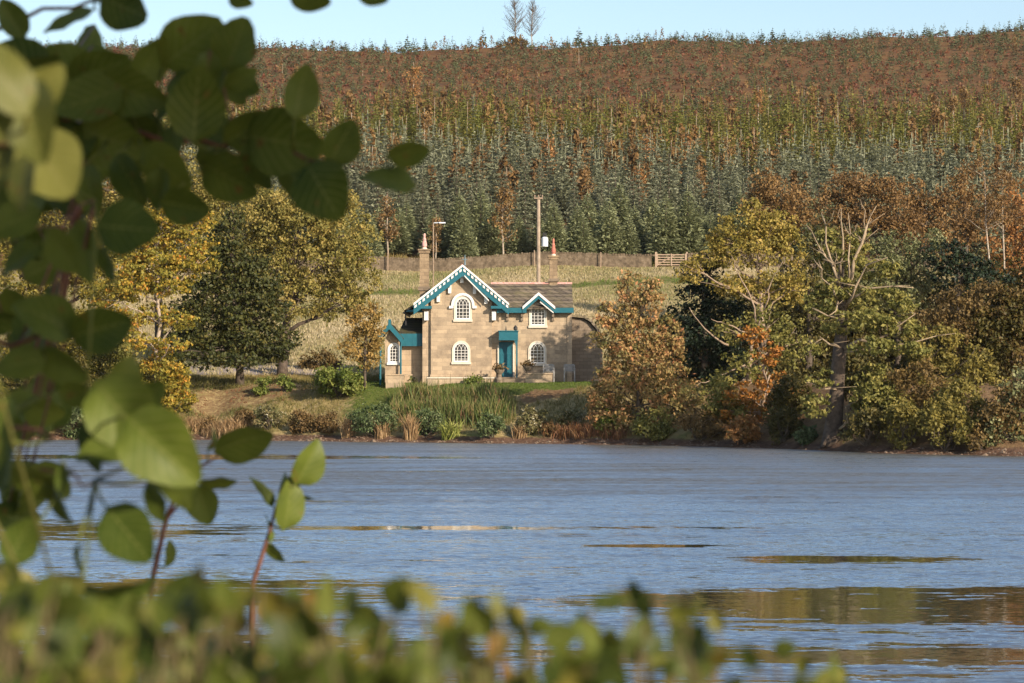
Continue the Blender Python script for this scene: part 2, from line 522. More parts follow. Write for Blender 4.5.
def cards(mb, c, L, nrm, a, b, tint, fold=0.25):
    """folded rhombic leaves at centres c, long axis L"""
    n = len(c)
    a = np.broadcast_to(a, (n,))[:, None]
    b = np.broadcast_to(b, (n,))[:, None]
    w = unit(np.cross(nrm, L))
    nn = unit(np.cross(L, w))
    k = nn * b * fold
    V = np.stack([c - L * a, c + w * b + k, c + L * a, c - w * b + k], 1).reshape(-1, 3)
    Fs = np.arange(4 * n).reshape(n, 4)
    mb.add(V, Fs, np.repeat(np.clip(tint, 0, 1), 4))


# ------------------------------------------------------------------ ground, water
def steps(*segs):
    out = []
    for a, b_, s in segs:
        out += list(np.arange(a, b_, s))
    return np.array(out)


xl = steps((-1600, -400, 150), (-400, -120, 20), (-120, -42, 4), (-42, 42, 0.7), (42, 120, 4), (120, 400, 20), (400, 1601, 150))
yl = steps((-200, -20, 30), (-20, 14, 1.5), (14, 112, 7), (112, 182, 0.6), (182, 262, 2.0), (262, 760, 8), (760, 1600, 60), (1600, 4001, 300))
XX, YY = np.meshgrid(xl, yl)
ZZ = ground(XX, YY)
nx, ny = len(xl), len(yl)
idx = np.arange(nx * ny).reshape(ny, nx)
mb = MB()
mb.add(np.stack([XX, YY, ZZ], -1).reshape(-1, 3), np.stack([idx[:-1, :-1], idx[:-1, 1:], idx[1:, 1:], idx[1:, :-1]], -1).reshape(-1, 4))
gm, nt, b, o = new_mat('ground')
geo = nt.nodes.new('ShaderNodeNewGeometry').outputs['Position']
za = nt.nodes.new('ShaderNodeAttribute')
za.attribute_name = 'zone'
zs = nt.nodes.new('ShaderNodeSeparateColor')
nt.links.new(za.outputs['Color'], zs.inputs[0])
n1 = noise(nt, 0.5, 8, geo, 0.7)
n2 = noise(nt, 3.0, 6, geo, 0.7)
dry = ramp(nt, n1.outputs[0], [(0.3, (0.13, 0.14, 0.04)), (0.45, (0.27, 0.21, 0.09)), (0.62, (0.38, 0.29, 0.145)), (0.75, (0.44, 0.34, 0.19))])
lawn = ramp(nt, n2.outputs[0], [(0.3, (0.06, 0.085, 0.018)), (0.7, (0.13, 0.14, 0.035))])
litter = ramp(nt, n2.outputs[0], [(0.3, (0.11, 0.062, 0.032)), (0.55, (0.20, 0.125, 0.065)), (0.75, (0.20, 0.16, 0.07))])
brk = ramp(nt, noise(nt, 0.12, 8, geo, 0.75).outputs[0], [(0.3, (0.08, 0.045, 0.022)), (0.5, (0.14, 0.07, 0.03)), (0.62, (0.16, 0.10, 0.04)), (0.72, (0.11, 0.10, 0.035))])
mud = ramp(nt, noise(nt, 2.2, 6, geo).outputs[0], [(0.3, (0.055, 0.032, 0.022)), (0.7, (0.17, 0.10, 0.065))])
sh = math_n(nt, 'MULTIPLY_ADD', n2.outputs[0], 0.8, -0.4)


def softmask(ch):
    a = math_n(nt, 'ADD', zs.outputs[ch], math_n(nt, 'MULTIPLY', sh, 1.6))
    mr = nt.nodes.new('ShaderNodeMapRange')
    mr.inputs[1].default_value, mr.inputs[2].default_value = 0.4, 0.6
    nt.links.new(a, mr.inputs[0])
    return mr.outputs[0]


c = mixc(nt, softmask(0), dry, lawn)
c = mixc(nt, softmask(1), c, litter)
c = mixc(nt, softmask(2), c, brk)
sp_ = nt.nodes.new('ShaderNodeSeparateXYZ')
nt.links.new(geo, sp_.inputs[0])
zz = math_n(nt, 'ADD', sp_.outputs[2], math_n(nt, 'MULTIPLY', sh, 0.35))
mr = nt.nodes.new('ShaderNodeMapRange')
mr.inputs[1].default_value, mr.inputs[2].default_value = 0.42, 0.30
nt.links.new(zz, mr.inputs[0])
c = mixc(nt, mr.outputs[0], c, mud)
nt.links.new(c, b.inputs['Base Color'])
b.inputs['Roughness'].default_value = 0.95
b.inputs['Specular IOR Level'].default_value = 0.1
bp = nt.nodes.new('ShaderNodeBump')
bp.inputs['Strength'].default_value = 0.6
bp.inputs['Distance'].default_value = 0.15
nt.links.new(noise(nt, 5, 6, geo).outputs[0], bp.inputs['Height'])
nt.links.new(bp.outputs[0], b.inputs['Normal'])
go = mb.build('ground', gm, None, True)
tag(go, None, None, None, 'structure')


def smooth01(v):
    v = np.clip(v, 0, 1)
    return v * v * (3 - 2 * v)


def zone_masks(X, Y):
    lawn = smooth01((X + 13) / 6) * smooth01((12 - X) / 3) * smooth01((Y - 154.6) / 1.5) * smooth01((168 - Y) / 3)
    strip = smooth01(1 - np.abs(Y - (236 + 4 * np.sin(X * 0.13))) / 7) * 0.62      # the green band below the field wall
    lawn = np.maximum(lawn, strip)
    lit = smooth01(1 - ((X + 17) / 8) ** 2) * smooth01(1 - ((Y - 163.5) / 5.5) ** 2) * 0.55
    lit2 = smooth01(1 - ((X - 2.2) / 2.6) ** 2) * smooth01(1 - ((Y - 154.6) / 1.5) ** 2) * 0.9
    lit3 = smooth01((X - 9) / 4) * smooth01((215 - Y) / 15) * smooth01((Y - 60) / 5)
    brk = smooth01((Y - 254) / 3)
    return lawn, np.maximum(np.maximum(lit, lit2), lit3), brk


za_, zb_, zc_ = zone_masks(XX.ravel(), YY.ravel())
ca = go.data.color_attributes.new('zone', 'FLOAT_COLOR', 'POINT')
ca.data.foreach_set('color', np.stack([za_, zb_, zc_, np.ones_like(za_)], -1).astype(np.float32).ravel())

# water: one sheet; its ripples are stronger where the wind touches it, nearly still elsewhere
wm, nt, b, o = new_mat('lake_water')
geo = nt.nodes.new('ShaderNodeNewGeometry').outputs['Position']


def vmul(v, s):
    n = nt.nodes.new('ShaderNodeVectorMath')
    n.operation = 'MULTIPLY'
    nt.links.new(v, n.inputs[0])
    n.inputs[1].default_value = s
    return n.outputs[0]


big = noise(nt, 1.0, 5, vmul(geo, (0.10, 0.42, 0.0)), 0.6)
mid = noise(nt, 1.0, 4, vmul(geo, (0.45, 1.4, 0.0)), 0.6)
wx = nt.nodes.new('ShaderNodeSeparateXYZ')
nt.links.new(geo, wx.inputs[0])
edge = math_n(nt, 'ADD', math_n(nt, 'MULTIPLY_ADD', big.outputs[0], 1.3, -0.65), math_n(nt, 'MULTIPLY_ADD', mid.outputs[0], 1.0, -0.5))
CALM = [(6.7, 50.3, 2.5, 1.05), (2.9, 54.6, 1.6, 0.55), (-2.0, 61.3, 7.5, 0.85), (9.0, 40.3, 8.5, 3.6), (-6.0, 42.5, 5.2, 3.3), (-12.0, 60.0, 5.5, 4.0),
        (-16, 120, 14, 4.0), (13.5, 53, 1.2, 0.5), (-4, 34, 5, 1.6), (4, 32.5, 5, 1.0)]
calm = None
for cx_, cy_, rx_, ry_ in CALM:
    ex = math_n(nt, 'POWER', math_n(nt, 'ABSOLUTE', math_n(nt, 'DIVIDE', math_n(nt, 'SUBTRACT', wx.outputs[0], cx_), rx_)), 2.0)
    ey = math_n(nt, 'POWER', math_n(nt, 'ABSOLUTE', math_n(nt, 'DIVIDE', math_n(nt, 'SUBTRACT', wx.outputs[1], cy_), ry_)), 2.0)
    v = math_n(nt, 'SUBTRACT', 1.0, math_n(nt, 'ADD', ex, ey))
    if cx_ == 9.0:
        v = math_n(nt, 'MULTIPLY', v, 2.2)
    calm = v if calm is None else math_n(nt, 'MAXIMUM', calm, v)
fine = noise(nt, 1.0, 3, vmul(geo, (1.3, 3.6, 0.0)), 0.65)
edge = math_n(nt, 'ADD', edge, math_n(nt, 'MULTIPLY_ADD', fine.outputs[0], 1.3, -0.65))
calm = math_n(nt, 'ADD', math_n(nt, 'MINIMUM', math_n(nt, 'MAXIMUM', math_n(nt, 'MULTIPLY', calm, 0.9), math_n(nt, 'MULTIPLY_ADD', math_n(nt, 'LESS_THAN', wx.outputs[1], 36.6), 0.45, -0.72)), 0.85), math_n(nt, 'MULTIPLY', edge, 3.0))
mr = nt.nodes.new('ShaderNodeMapRange')
mr.interpolation_type = 'SMOOTHSTEP'
mr.inputs[1].default_value, mr.inputs[2].default_value = -0.05, 0.35
mr.inputs[3].default_value, mr.inputs[4].default_value = 1.0, 0.05
nt.links.new(calm, mr.inputs[0])
amp = math_n(nt, 'MULTIPLY', mr.outputs[0], math_n(nt, 'MULTIPLY_ADD', big.outputs[0], 0.9, 0.55))
r1 = noise(nt, 1.0, 3, vmul(geo, (2.2, 4.5, 0)), 0.65)
r2 = noise(nt, 1.0, 2, vmul(geo, (7.0, 11.0, 0)), 0.6)


def centred(nz, s):
    n = nt.nodes.new('ShaderNodeVectorMath')
    n.operation = 'SUBTRACT'
    nt.links.new(nz.outputs['Color'], n.inputs[0])
    n.inputs[1].default_value = (0.5, 0.5, 0.5)
    return vmul(n.outputs[0], (s * 0.8, s, 0))


ad = nt.nodes.new('ShaderNodeVectorMath')
ad.operation = 'ADD'
nt.links.new(centred(r1, 1.0), ad.inputs[0])
nt.links.new(centred(r2, 0.8), ad.inputs[1])
sc_ = nt.nodes.new('ShaderNodeVectorMath')
sc_.operation = 'SCALE'
nt.links.new(ad.outputs[0], sc_.inputs[0])
nt.links.new(math_n(nt, 'MULTIPLY', amp, 1.0), sc_.inputs['Scale'])
up = nt.nodes.new('ShaderNodeVectorMath')
up.operation = 'ADD'
nt.links.new(sc_.outputs[0], up.inputs[0])
tl = nt.nodes.new('ShaderNodeCombineXYZ')
tl.inputs[2].default_value = 1.0
TILT = tl.inputs[1]
nt.links.new(tl.outputs[0], up.inputs[1])
nm = nt.nodes.new('ShaderNodeVectorMath')
nm.operation = 'NORMALIZE'
nt.links.new(up.outputs[0], nm.inputs[0])
nt.links.new(nm.outputs[0], b.inputs['Normal'])
b.inputs['Base Color'].default_value = (0.030, 0.026, 0.014, 1)
wind = ramp(nt, math_n(nt, 'DIVIDE', wx.outputs[1], 160.0), [(0.18, (.32,) * 3), (0.24, (.26,) * 3), (0.30, (.22,) * 3), (0.40, (.23,) * 3), (0.46, (.28,) * 3), (0.55, (.44,) * 3), (0.64, (.42,) * 3), (0.74, (.34,) * 3), (0.95, (.40,) * 3)])
gust = math_n(nt, 'MULTIPLY_ADD', big.outputs[0], 2.2, -0.1)
fleck = math_n(nt, 'MULTIPLY_ADD', r1.outputs[0], 2.4, -0.2)
rr_ = math_n(nt, 'MULTIPLY', math_n(nt, 'MULTIPLY', wind, gust), fleck)
rr_ = math_n(nt, 'MULTIPLY_ADD', rr_, mr.outputs[0], 0.04)
rr_ = math_n(nt, 'MINIMUM', math_n(nt, 'MAXIMUM', rr_, 0.03), 0.75)
nt.links.new(rr_, b.inputs['Roughness'])
nt.links.new(math_n(nt, 'MULTIPLY', math_n(nt, 'MAXIMUM', math_n(nt, 'SUBTRACT', rr_, 0.17), 0.0), -0.85), TILT)
b.inputs['IOR'].default_value = 1.6
gl = nt.nodes.new('ShaderNodeBsdfGlossy')
gl.inputs['Color'].default_value = (0.92, 0.96, 1.0, 1)
nt.links.new(rr_, gl.inputs['Roughness'])
nt.links.new(nm.outputs[0], gl.inputs['Normal'])
mxs = nt.nodes.new('ShaderNodeMixShader')
nt.links.new(math_n(nt, 'MULTIPLY_ADD', rr_, -1.2, 0.88), mxs.inputs[0])
nt.links.new(b.outputs[0], mxs.inputs[1])
nt.links.new(gl.outputs[0], mxs.inputs[2])
nt.links.new(mxs.outputs[0], o.inputs[0])
mb = MB()
mb.add([(-900, 4.0, 0), (900, 4.0, 0), (900, 240, 0), (-900, 240, 0)], [[0, 1, 2, 3]])
wo = mb.build('water', wm)
tag(wo, None, None, None, 'structure')

# path on the left behind the yew
pts = []
for px in range(120, 352, 6):
    p = hit(px, 371.5, 165)
    pts.append((p[0], p[1]))
mb = MB()
pv, pf = [], []
for i, (x, y) in enumerate(pts):
    for j in range(7):
        yy = y - 2.2 + j * 0.85
        pv.append((x, yy, G(x, yy) + 0.03))
for i in range(len(pts) - 1):
    for j in range(6):
        k = i * 7 + j
        pf.append([k, k + 7, k + 8, k + 1])
mb.add(pv, pf)
tag(mb.build('path', mat_noisy('path_gravel', (0.22, 0.18, 0.16), (0.34, 0.28, 0.25), 1.5, 0.9, 0.3)), None, None, None, 'structure')

exec_parts = True

# ------------------------------------------------------------------ the cottage
HY = 162.0
k_ = mpp(HY)


def hx(px, Y=HY):
    return float(W(px, 341.5, Y)[0])


def hz(py, Y=HY):
    return float(W(512, py, Y)[2])


base_z = hz(378)
house = thing('stone_cottage', (hx(497), HY, G(hx(497), HY)), 'two storey sandstone cottage with teal and white bargeboards standing on the far shore', 'house')
zb = G(hx(497), HY) - 0.6          # walls start below the turf


def arch_pts(cx, zs_, hw, zbot, rise, n=12):
    """outline of a round-headed opening, from bottom left round to bottom right"""
    p = [(cx - hw, zbot), (cx - hw, zs_)]
    for i in range(1, n):
        a = math.pi * (1 - i / n)
        p.append((cx + hw * math.cos(a), zs_ + rise * math.sin(a)))
    p += [(cx + hw, zs_), (cx + hw, zbot)]
    return p


def ring(mb, inner, outer, y0, y1):
    n = len(inner)
    V = [(x, y0, z) for x, z in inner] + [(x, y0, z) for x, z in outer] + [(x, y1, z) for x, z in inner] + [(x, y1, z) for x, z in outer]
    Fs = []
    for i in range(n - 1):
        Fs += [[i, i + 1, n + i + 1, n + i], [2 * n + i, 3 * n + i, 3 * n + i + 1, 2 * n + i + 1],
               [i, 2 * n + i, 2 * n + i + 1, i + 1], [n + i, n + i + 1, 3 * n + i + 1, 3 * n + i]]
    Fs += [[0, n, 3 * n, 2 * n], [n - 1, 2 * n + n - 1, 3 * n + n - 1, n + n - 1]]
    mb.add(V, Fs)


def window(parent, cx_px, top, bot, w_px, wall_y, nm='window', hood=False, ncol=4, nrow=4, surround='cream'):
    cx = hx(cx_px)
    hw = w_px * k_ / 2
    zt, zbm = hz(top), hz(bot)
    rise = hw * 1.05
    spr = zt - rise
    inn = arch_pts(cx, spr, hw, zbm, rise)
    s = 0.11
    outp = arch_pts(cx, spr, hw + s, zbm, rise + s)
    mb = MB()
    ring(mb, inn, outp, wall_y - 0.07, wall_y + 0.05)
    w = mb.build('window', M[surround], parent)
    mb = MB()
    mb.box((cx - hw - s - 0.04, wall_y - 0.12, zbm - 0.15), (cx + hw + s + 0.04, wall_y + 0.05, zbm - 0.003))
    mb.build('sill', M['cream' if surround == 'cream' else surround], w)
    mb = MB()
    mb.prism(inn, wall_y - 0.012, wall_y + 0.02)
    mb.build('pane', M['glass'], w)
    mb = MB()
    f = 0.07
    ring(mb, arch_pts(cx, spr, hw - f, zbm + f, rise - f), arch_pts(cx, spr, hw - 0.003, zbm + 0.003, rise - 0.003), wall_y - 0.055, wall_y - 0.015)
    mb.box((cx - hw + 0.004, wall_y - 0.054, zbm + 0.004), (cx + hw - 0.004, wall_y - 0.0155, zbm + f + 0.02))
    t = 0.014
    gy0, gy1 = wall_y - 0.048, wall_y - 0.02
    for i in range(1, ncol):
        x = cx - hw + 2 * hw * i / ncol
        mb.box((x - t, gy0, zbm + f), (x + t, gy1, spr))
    for i in range(1, nrow + 1):
        z = zbm + (spr - zbm) * i / nrow
        mb.box((cx - hw + f, gy0 + 0.003, z - t), (cx + hw - f, gy1 + 0.003, z + t))
    # intersecting arcs in the round head
    for i in range(0, ncol + 1):
        x = cx - hw + 2 * hw * i / ncol
        for sgn in (-1, 1):
            pts = []
            R_ = hw * 1.02
            for q in range(9):
                a = q / 8 * math.pi / 2 * 0.98
                xx = x + sgn * R_ * (1 - math.cos(a))
                z = spr + R_ * 1.0 * math.sin(a)
                if abs(xx - cx) > hw - 0.04 or z > spr + rise * math.sqrt(max(0, 1 - ((xx - cx) / hw) ** 2)) - 0.03:
                    break
                pts.append((xx, wall_y - 0.035, z))
            if len(pts) > 2:
                mb.tube(pts, 0.015, 4)
    mb.build('glazing_bars', M['white'], w)
    if hood:
        mb = MB()
        a_in = arch_pts(cx, spr, hw + s + 0.01, spr - 0.05, rise + s + 0.01)
        a_out = arch_pts(cx, spr, hw + s + 0.17, spr - 0.05, rise + s + 0.17)
        ring(mb, a_in, a_out, wall_y - 0.16, wall_y + 0.02)
        for sg in (-1, 1):
            x = cx + sg * (hw + s + 0.17)
            mb.box((x - 0.14, wall_y - 0.17, spr - 0.22), (x + 0.14, wall_y + 0.02, spr - 0.053))
        mb.build('hood_mould', M['white'], w)
    return w


xL, xG0, xG1, xR = hx(422.5), hx(431), hx(492), hx(571.5)
ax, az = hx(462.8), hz(267.5)
eL, eR = hx(414), hx(509)
ez = hz(306)
MAIN_Y1, WING_Y1 = HY + 9.0, HY + 6.0
slope = (az - ez) / (ax - eL)
zw = az - 0.28 - slope * (ax - xL)


def gz(x, drop=0.30):
    return az - drop - slope * abs(x - ax)


mb = MB()
xm1 = hx(501)
mb.prism([(xL, zb), (xm1, zb), (xm1, gz(xm1)), (ax, gz(ax)), (xL, gz(xL))], HY, MAIN_Y1)
mb.build('wall', M['quoin'], house)
mb = MB()
PJ = HY - 0.22
mb.prism([(xG0, zb), (xG1, zb), (xG1, gz(xG1)), (ax, gz(ax)), (xG0, gz(xG0))], PJ, HY - 0.003)
mb.build('gable_wall', M['sandstone'], house)
# plinth course
mb = MB()
mb.box((xG0 - 0.05, PJ - 0.07, zb), (xG1 + 0.05, PJ - 0.003, hz(374.5)))
mb.build('plinth', M['quoin'], house)
# right wing
ztop = hz(309)
dap = (hx(538.5), hz(295))
mb = MB()
mb.prism([(xm1 + 0.004, zb), (xR, zb), (xR, ztop), (hx(552), ztop), (dap[0], dap[1] - 0.1), (hx(525), ztop), (xm1 + 0.004, ztop)], HY + 0.03, HY + 0.45)
mb.box((xm1 + 0.004, HY + 0.453, zb), (xR - 0.004, WING_Y1, ztop - 0.1))
rz_, ry_ = hz(285.5, HY + 3.1), HY + 3.1
mb.add([(xR, HY + 0.46, ztop), (xR, WING_Y1, ztop), (xR, ry_, rz_ - 0.3), (xR - 0.4, HY + 0.46, ztop), (xR - 0.4, WING_Y1, ztop), (xR - 0.4, ry_, rz_ - 0.3)],
       [[0, 1, 2], [3, 5, 4], [0, 3, 4, 1], [1, 4, 5, 2], [2, 5, 3, 0]])
mb.build('wing_wall', M['sandstone'], house)
mb = MB()
mb.box((xR - 0.28, HY - 0.02, zb), (xR + 0.03, HY + 0.35, ztop - 0.002))
mb.build('corner_quoin', M['quoin'], house)
# main roof: two slopes
FY = PJ - 0.55
th = 0.13
xl2 = hx(404.5)
mb = MB()
zl2 = az - slope * (ax - xl2)
mb.slab([(eL, FY, ez), (ax, FY, az), (ax, MAIN_Y1 + 0.4, az), (eL, MAIN_Y1 + 0.4, ez)], th)
mb.slab([(eR, FY, ez), (eR, MAIN_Y1 + 0.4, ez), (ax + 0.002, MAIN_Y1 + 0.4, az), (ax + 0.002, FY, az)], th)
mb.slab([(xl2, FY + 1.1, zl2 + 0.1), (eL, FY + 1.1, ez), (eL, MAIN_Y1 + 0.4, ez), (xl2, MAIN_Y1 + 0.4, zl2 + 0.1)], th * 0.9)
roof = mb.build('roof', M['slate'], house)
mb = MB()
mb.tube([(ax, FY + 0.1, az + 0.13), (ax, MAIN_Y1 + 0.35, az + 0.13)], 0.1, 6)
mb.build('ridge_tiles', M['redtile'], roof)
mb = MB()
mb.tube([(xl2 - 0.05, FY + 1.1, zl2 + 0.06), (xl2 - 0.05, MAIN_Y1 + 0.4, zl2 + 0.06)], 0.07, 6)
mb.tube([(xl2 + 0.05, FY + 1.3, zl2), (xl2 + 0.05, FY + 1.3, hz(325))], 0.05, 5)
mb.build('gutter', M['iron'], roof)
# wing roof
wx0, wx1 = hx(489), hx(573)
wy0, wz0 = HY - 0.42, hz(309.5)
sl_ = (rz_ - wz0) / (ry_ - wy0)
mb = MB()
mb.slab([(wx0 + 1.0, wy0, wz0), (wx1, wy0, wz0), (wx1, ry_, rz_), (wx0 - 0.6, ry_, rz_)], 0.12)
mb.slab([(wx1, ry_ + 0.002, rz_), (wx1, WING_Y1 + 0.4, rz_ - sl_ * (WING_Y1 + 0.4 - ry_)), (wx0, WING_Y1 + 0.4, rz_ - sl_ * (WING_Y1 + 0.4 - ry_)), (wx0, ry_ + 0.002, rz_)], 0.12)
wroof = mb.build('wing_roof', M['slate'], house)
mb = MB()
mb.box((wx0 + 0.1, ry_ - 0.13, rz_ + 0.09), (wx1 + 0.02, ry_ + 0.13, rz_ + 0.14))
mb.tube([(wx0 + 0.1, ry_, rz_ + 0.15), (wx1 + 0.02, ry_, rz_ + 0.15)], 0.07, 6)
mb.build('ridge_tiles', M['pinkclay'], wroof)
# dormer gablet roof
mb = MB()
gy = HY - 0.5
d0, d1, dz = hx(522.5), hx(555), hz(308.5)
yb = wy0 + (dap[1] - wz0) / sl_ + 0.3
mb.slab([(d0, gy, dz), (dap[0], gy, dap[1] + 0.03), (dap[0], yb, dap[1] + 0.03), (d0, HY + 0.3, dz)], 0.09)
mb.slab([(d1, gy, dz), (d1, HY + 0.3, dz), (dap[0] + 0.002, yb, dap[1] + 0.03), (dap[0] + 0.002, gy, dap[1] + 0.03)], 0.09)
mb.build('gablet_roof', M['slate'], house)


def rake(mb, p, q, y0, y1, w0, w1):
    """board between p and q (x,z), from w0 to w1 below the line, vertical measure"""
    mb.prism([(p[0], p[1] - w1), (q[0], q[1] - w1), (q[0], q[1] - w0), (p[0], p[1] - w0)] if q[0] > p[0] else
             [(q[0], q[1] - w1), (p[0], p[1] - w1), (p[0], p[1] - w0), (q[0], q[1] - w0)], y0, y1)


A, Lp, Rp = (ax, az + 0.16), (eL, ez + 0.16), (eR, ez + 0.16)
mb = MB()
for E in (Lp, Rp):
    rake(mb, E, A, FY - 0.05, FY - 0.003, 0.14, 0.74)
bb = mb.build('bargeboard', M['teal'], house)
mb = MB()
for E in (Lp, Rp):
    rake(mb, E, A, FY - 0.11, FY - 0.053, 0.0, 0.15)
    sg = 1 if E is Rp else -1
    n = 12
    for i in range(n):
        t = (i + 0.5) / n
        x = ax + (E[0] - ax) * t
        z = A[1] + (E[1] - A[1]) * t - 0.25
        mb.prism([(x - 0.07, z - 0.13 + sg * 0.05), (x + 0.07, z - 0.13 - sg * 0.05), (x + 0.07, z + 0.03 - sg * 0.05), (x - 0.07, z + 0.03 + sg * 0.05)], FY - 0.105, FY - 0.056)
rake(mb, (ax + 0.12, az - 0.52), (hx(489), hz(300.5)), FY - 0.09, FY - 0.054, 0.0, 0.09)
mb.build('white_trim', M['white'], bb)
# soffit of the two rakes and boxed eaves ends
mb = MB()
for E, s in ((eL, 1), (eR, -1)):
    mb = MB()
    mb.box((min(E, E + s * 1.15), FY - 0.06, ez - 0.19), (max(E, E + s * 1.15), HY + 0.6, ez - 0.02))
    mb.build('boxed_eaves', M['teal'], house)
mb = MB()
mb.box((xl2, FY + 1.1, ez - 0.36), (xL - 0.01, FY + 3.0, ez - 0.24))
mb.build('soffit', M['teal'], house)
for (px, py) in ((438.5, 297), (449.8, 288.5), (462, 278), (474.6, 289), (486, 299)):
    x, z = hx(px), hz(py)
    mb = MB()
    mb.prism([(x - 0.1, z - 0.32), (x + 0.1, z - 0.32), (x + 0.1, z + 0.32), (x - 0.1, z + 0.32)], PJ - 0.2, PJ - 0.003)
    mb.prism([(x - 0.08, z + 0.1), (x + 0.08, z + 0.1), (x + 0.08, z + 0.318), (x - 0.08, z + 0.318)], PJ - 0.5, PJ - 0.205)
    mb.build('eaves_bracket', M['white'], house)
for (px, py) in ((426.5, 315), (494, 315)):
    x, z = hx(px), hz(py)
    mb = MB()
    mb.box((x - 0.13, PJ - 0.24, z - 0.35), (x + 0.13, HY - 0.003 if px > 470 else HY - 0.004, z + 0.24))
    mb.build('eaves_bracket', M['white'], house)
mb = MB()
mb.tube([(ax + 0.15, FY - 0.05, az + 0.1), (ax + 0.15, FY - 0.05, hz(255.5))], [0.06, 0.025], 6)
mb.tube([(ax - 0.02, FY - 0.05, hz(260)), (ax + 0.3, FY - 0.05, hz(260))], 0.03, 5)
mb.build('finial', M['bluegrey'], house)
# wing eaves fascia, gablet boards, brackets
for fa, fb in ((hx(497), hx(526.5)), (hx(550.5), wx1 + 0.03)):
    mb = MB()
    mb.box((fa, wy0 - 0.09, hz(313)), (fb, wy0 - 0.003, hz(308)))
    mb.box((fa, wy0 - 0.0035, hz(313) + 0.01), (fb - 0.03, HY + 0.02, hz(313) + 0.06))
    mb.build('fascia', M['teal'], house)
mb = MB()
for E in ((d0, dz), (d1, dz)):
    rake(mb, (E[0], E[1] + 0.12), (dap[0], dap[1] + 0.16), gy - 0.06, gy - 0.003, 0.18, 0.42)
gb = mb.build('gablet_board', M['teal'], house)
mb = MB()
for E in ((d0, dz), (d1, dz)):
    rake(mb, (E[0], E[1] + 0.12), (dap[0], dap[1] + 0.16), gy - 0.11, gy - 0.063, 0.0, 0.19)
rake(mb, (dap[0] + 0.1, dap[1] - 0.42), (d1 - 0.1, dz - 0.25), gy - 0.1, gy - 0.063, 0.0, 0.08)
mb.build('white_trim', M['white'], gb)
for px in (507.5, 522, 553):
    x = hx(px)
    mb = MB()
    mb.prism([(x - 0.08, hz(321)), (x + 0.08, hz(321)), (x + 0.08, hz(314)), (x - 0.08, hz(314))], HY - 0.12, HY + 0.028)
    mb.prism([(x - 0.07, hz(317)), (x + 0.07, hz(317)), (x + 0.07, hz(313.5)), (x - 0.07, hz(313.5))], HY - 0.36, HY - 0.123)
    mb.build('eaves_bracket', M['darkstone'], house)
# windows
window(house, 463, 297.5, 319.5, 14.5, PJ, hood=True)
window(house, 461.3, 342.5, 362, 15, PJ)
window(house, 538, 305, 325.5, 14.5, HY + 0.03)
window(house, 537.3, 342.5, 363.5, 15, HY + 0.03)
# door with canopy and one post
dx0, dx1 = hx(499), hx(512.8)
mb = MB()
mb.box((dx0, HY - 0.05, hz(377)), (dx1, HY + 0.026, hz(342)))
dr = mb.build('door', M['teal'], house)
mb = MB()
for i in range(2):
    xa = dx0 + 0.09 + i * (dx1 - dx0 - 0.06) / 2
    xb = xa + (dx1 - dx0) / 2 - 0.16
    for za_d, zb_d in ((375.5, 367), (365.5, 354), (352.5, 344)):
        ring(mb, [(xa + .05, hz(za_d) + .05), (xa + .05, hz(zb_d) - .05), (xb - .05, hz(zb_d) - .05), (xb - .05, hz(za_d) + .05)],
             [(xa, hz(za_d)), (xa, hz(zb_d)), (xb, hz(zb_d)), (xb, hz(za_d))], HY - 0.075, HY - 0.052)
mb.build('door_panels', M['teal'], dr)
mb = MB()
mb.lathe([(0.0, -0.03), (0.035, -0.02), (0.035, 0.02), (0.0, 0.03)], (dx1 - 0.5, HY - 0.1, hz(361)), 8)
mb.build('door_knob', M['iron'], dr)
mb = MB()
mb.box((hx(512.9), HY - 0.16, hz(377)), (hx(514.6), HY + 0.027, hz(345)))
mb.box((hx(497.6), HY - 0.13, hz(377)), (hx(498.9), HY + 0.027, hz(345)))
mb.build('door_jamb', M['cream'], house)
mb = MB()
cy0 = HY - 1.0
mb.box((hx(499), cy0, hz(340.5)), (hx(518), HY + 0.02, hz(331.8)))
mb.box((hx(498.4), cy0 - 0.06, hz(331.8) + 0.003), (hx(518.6), HY + 0.02, hz(330.8)))
pc = mb.build('porch_canopy', M['teal'], house)
mb = MB()
mb.tube([(hx(506), cy0, hz(331)), (hx(506), cy0, hz(326.5))], [0.05, 0.015], 5)
mb.build('finial', M['iron'], pc)
mb = MB()
mb.lathe([(0.05, 0), (0.13, 0.06), (0.13, 0.2), (0.03, 0.33)], (hx(515.5), cy0 + 0.1, hz(330.8)), 8)
mb.build('finial', M['iron'], pc)
mb = MB()
mb.box((hx(516), cy0 + 0.02, hz(378)), (hx(517.6), cy0 + 0.14, hz(340.6)))
mb.prism([(hx(514.2), hz(340.7)), (hx(515.9), hz(340.7)), (hx(515.9), hz(346))], cy0 + 0.03, cy0 + 0.12)
mb.build('porch_post', M['teal'], house)
mb = MB()
mb.box((hx(503), HY - 1.7, zb), (hx(525), HY - 0.25, hz(378.6)))
mb.box((hx(499), HY - 1.15, zb), (hx(516), HY - 0.24, hz(377.2)))
mb.build('doorstep', M['darkstone'], house)


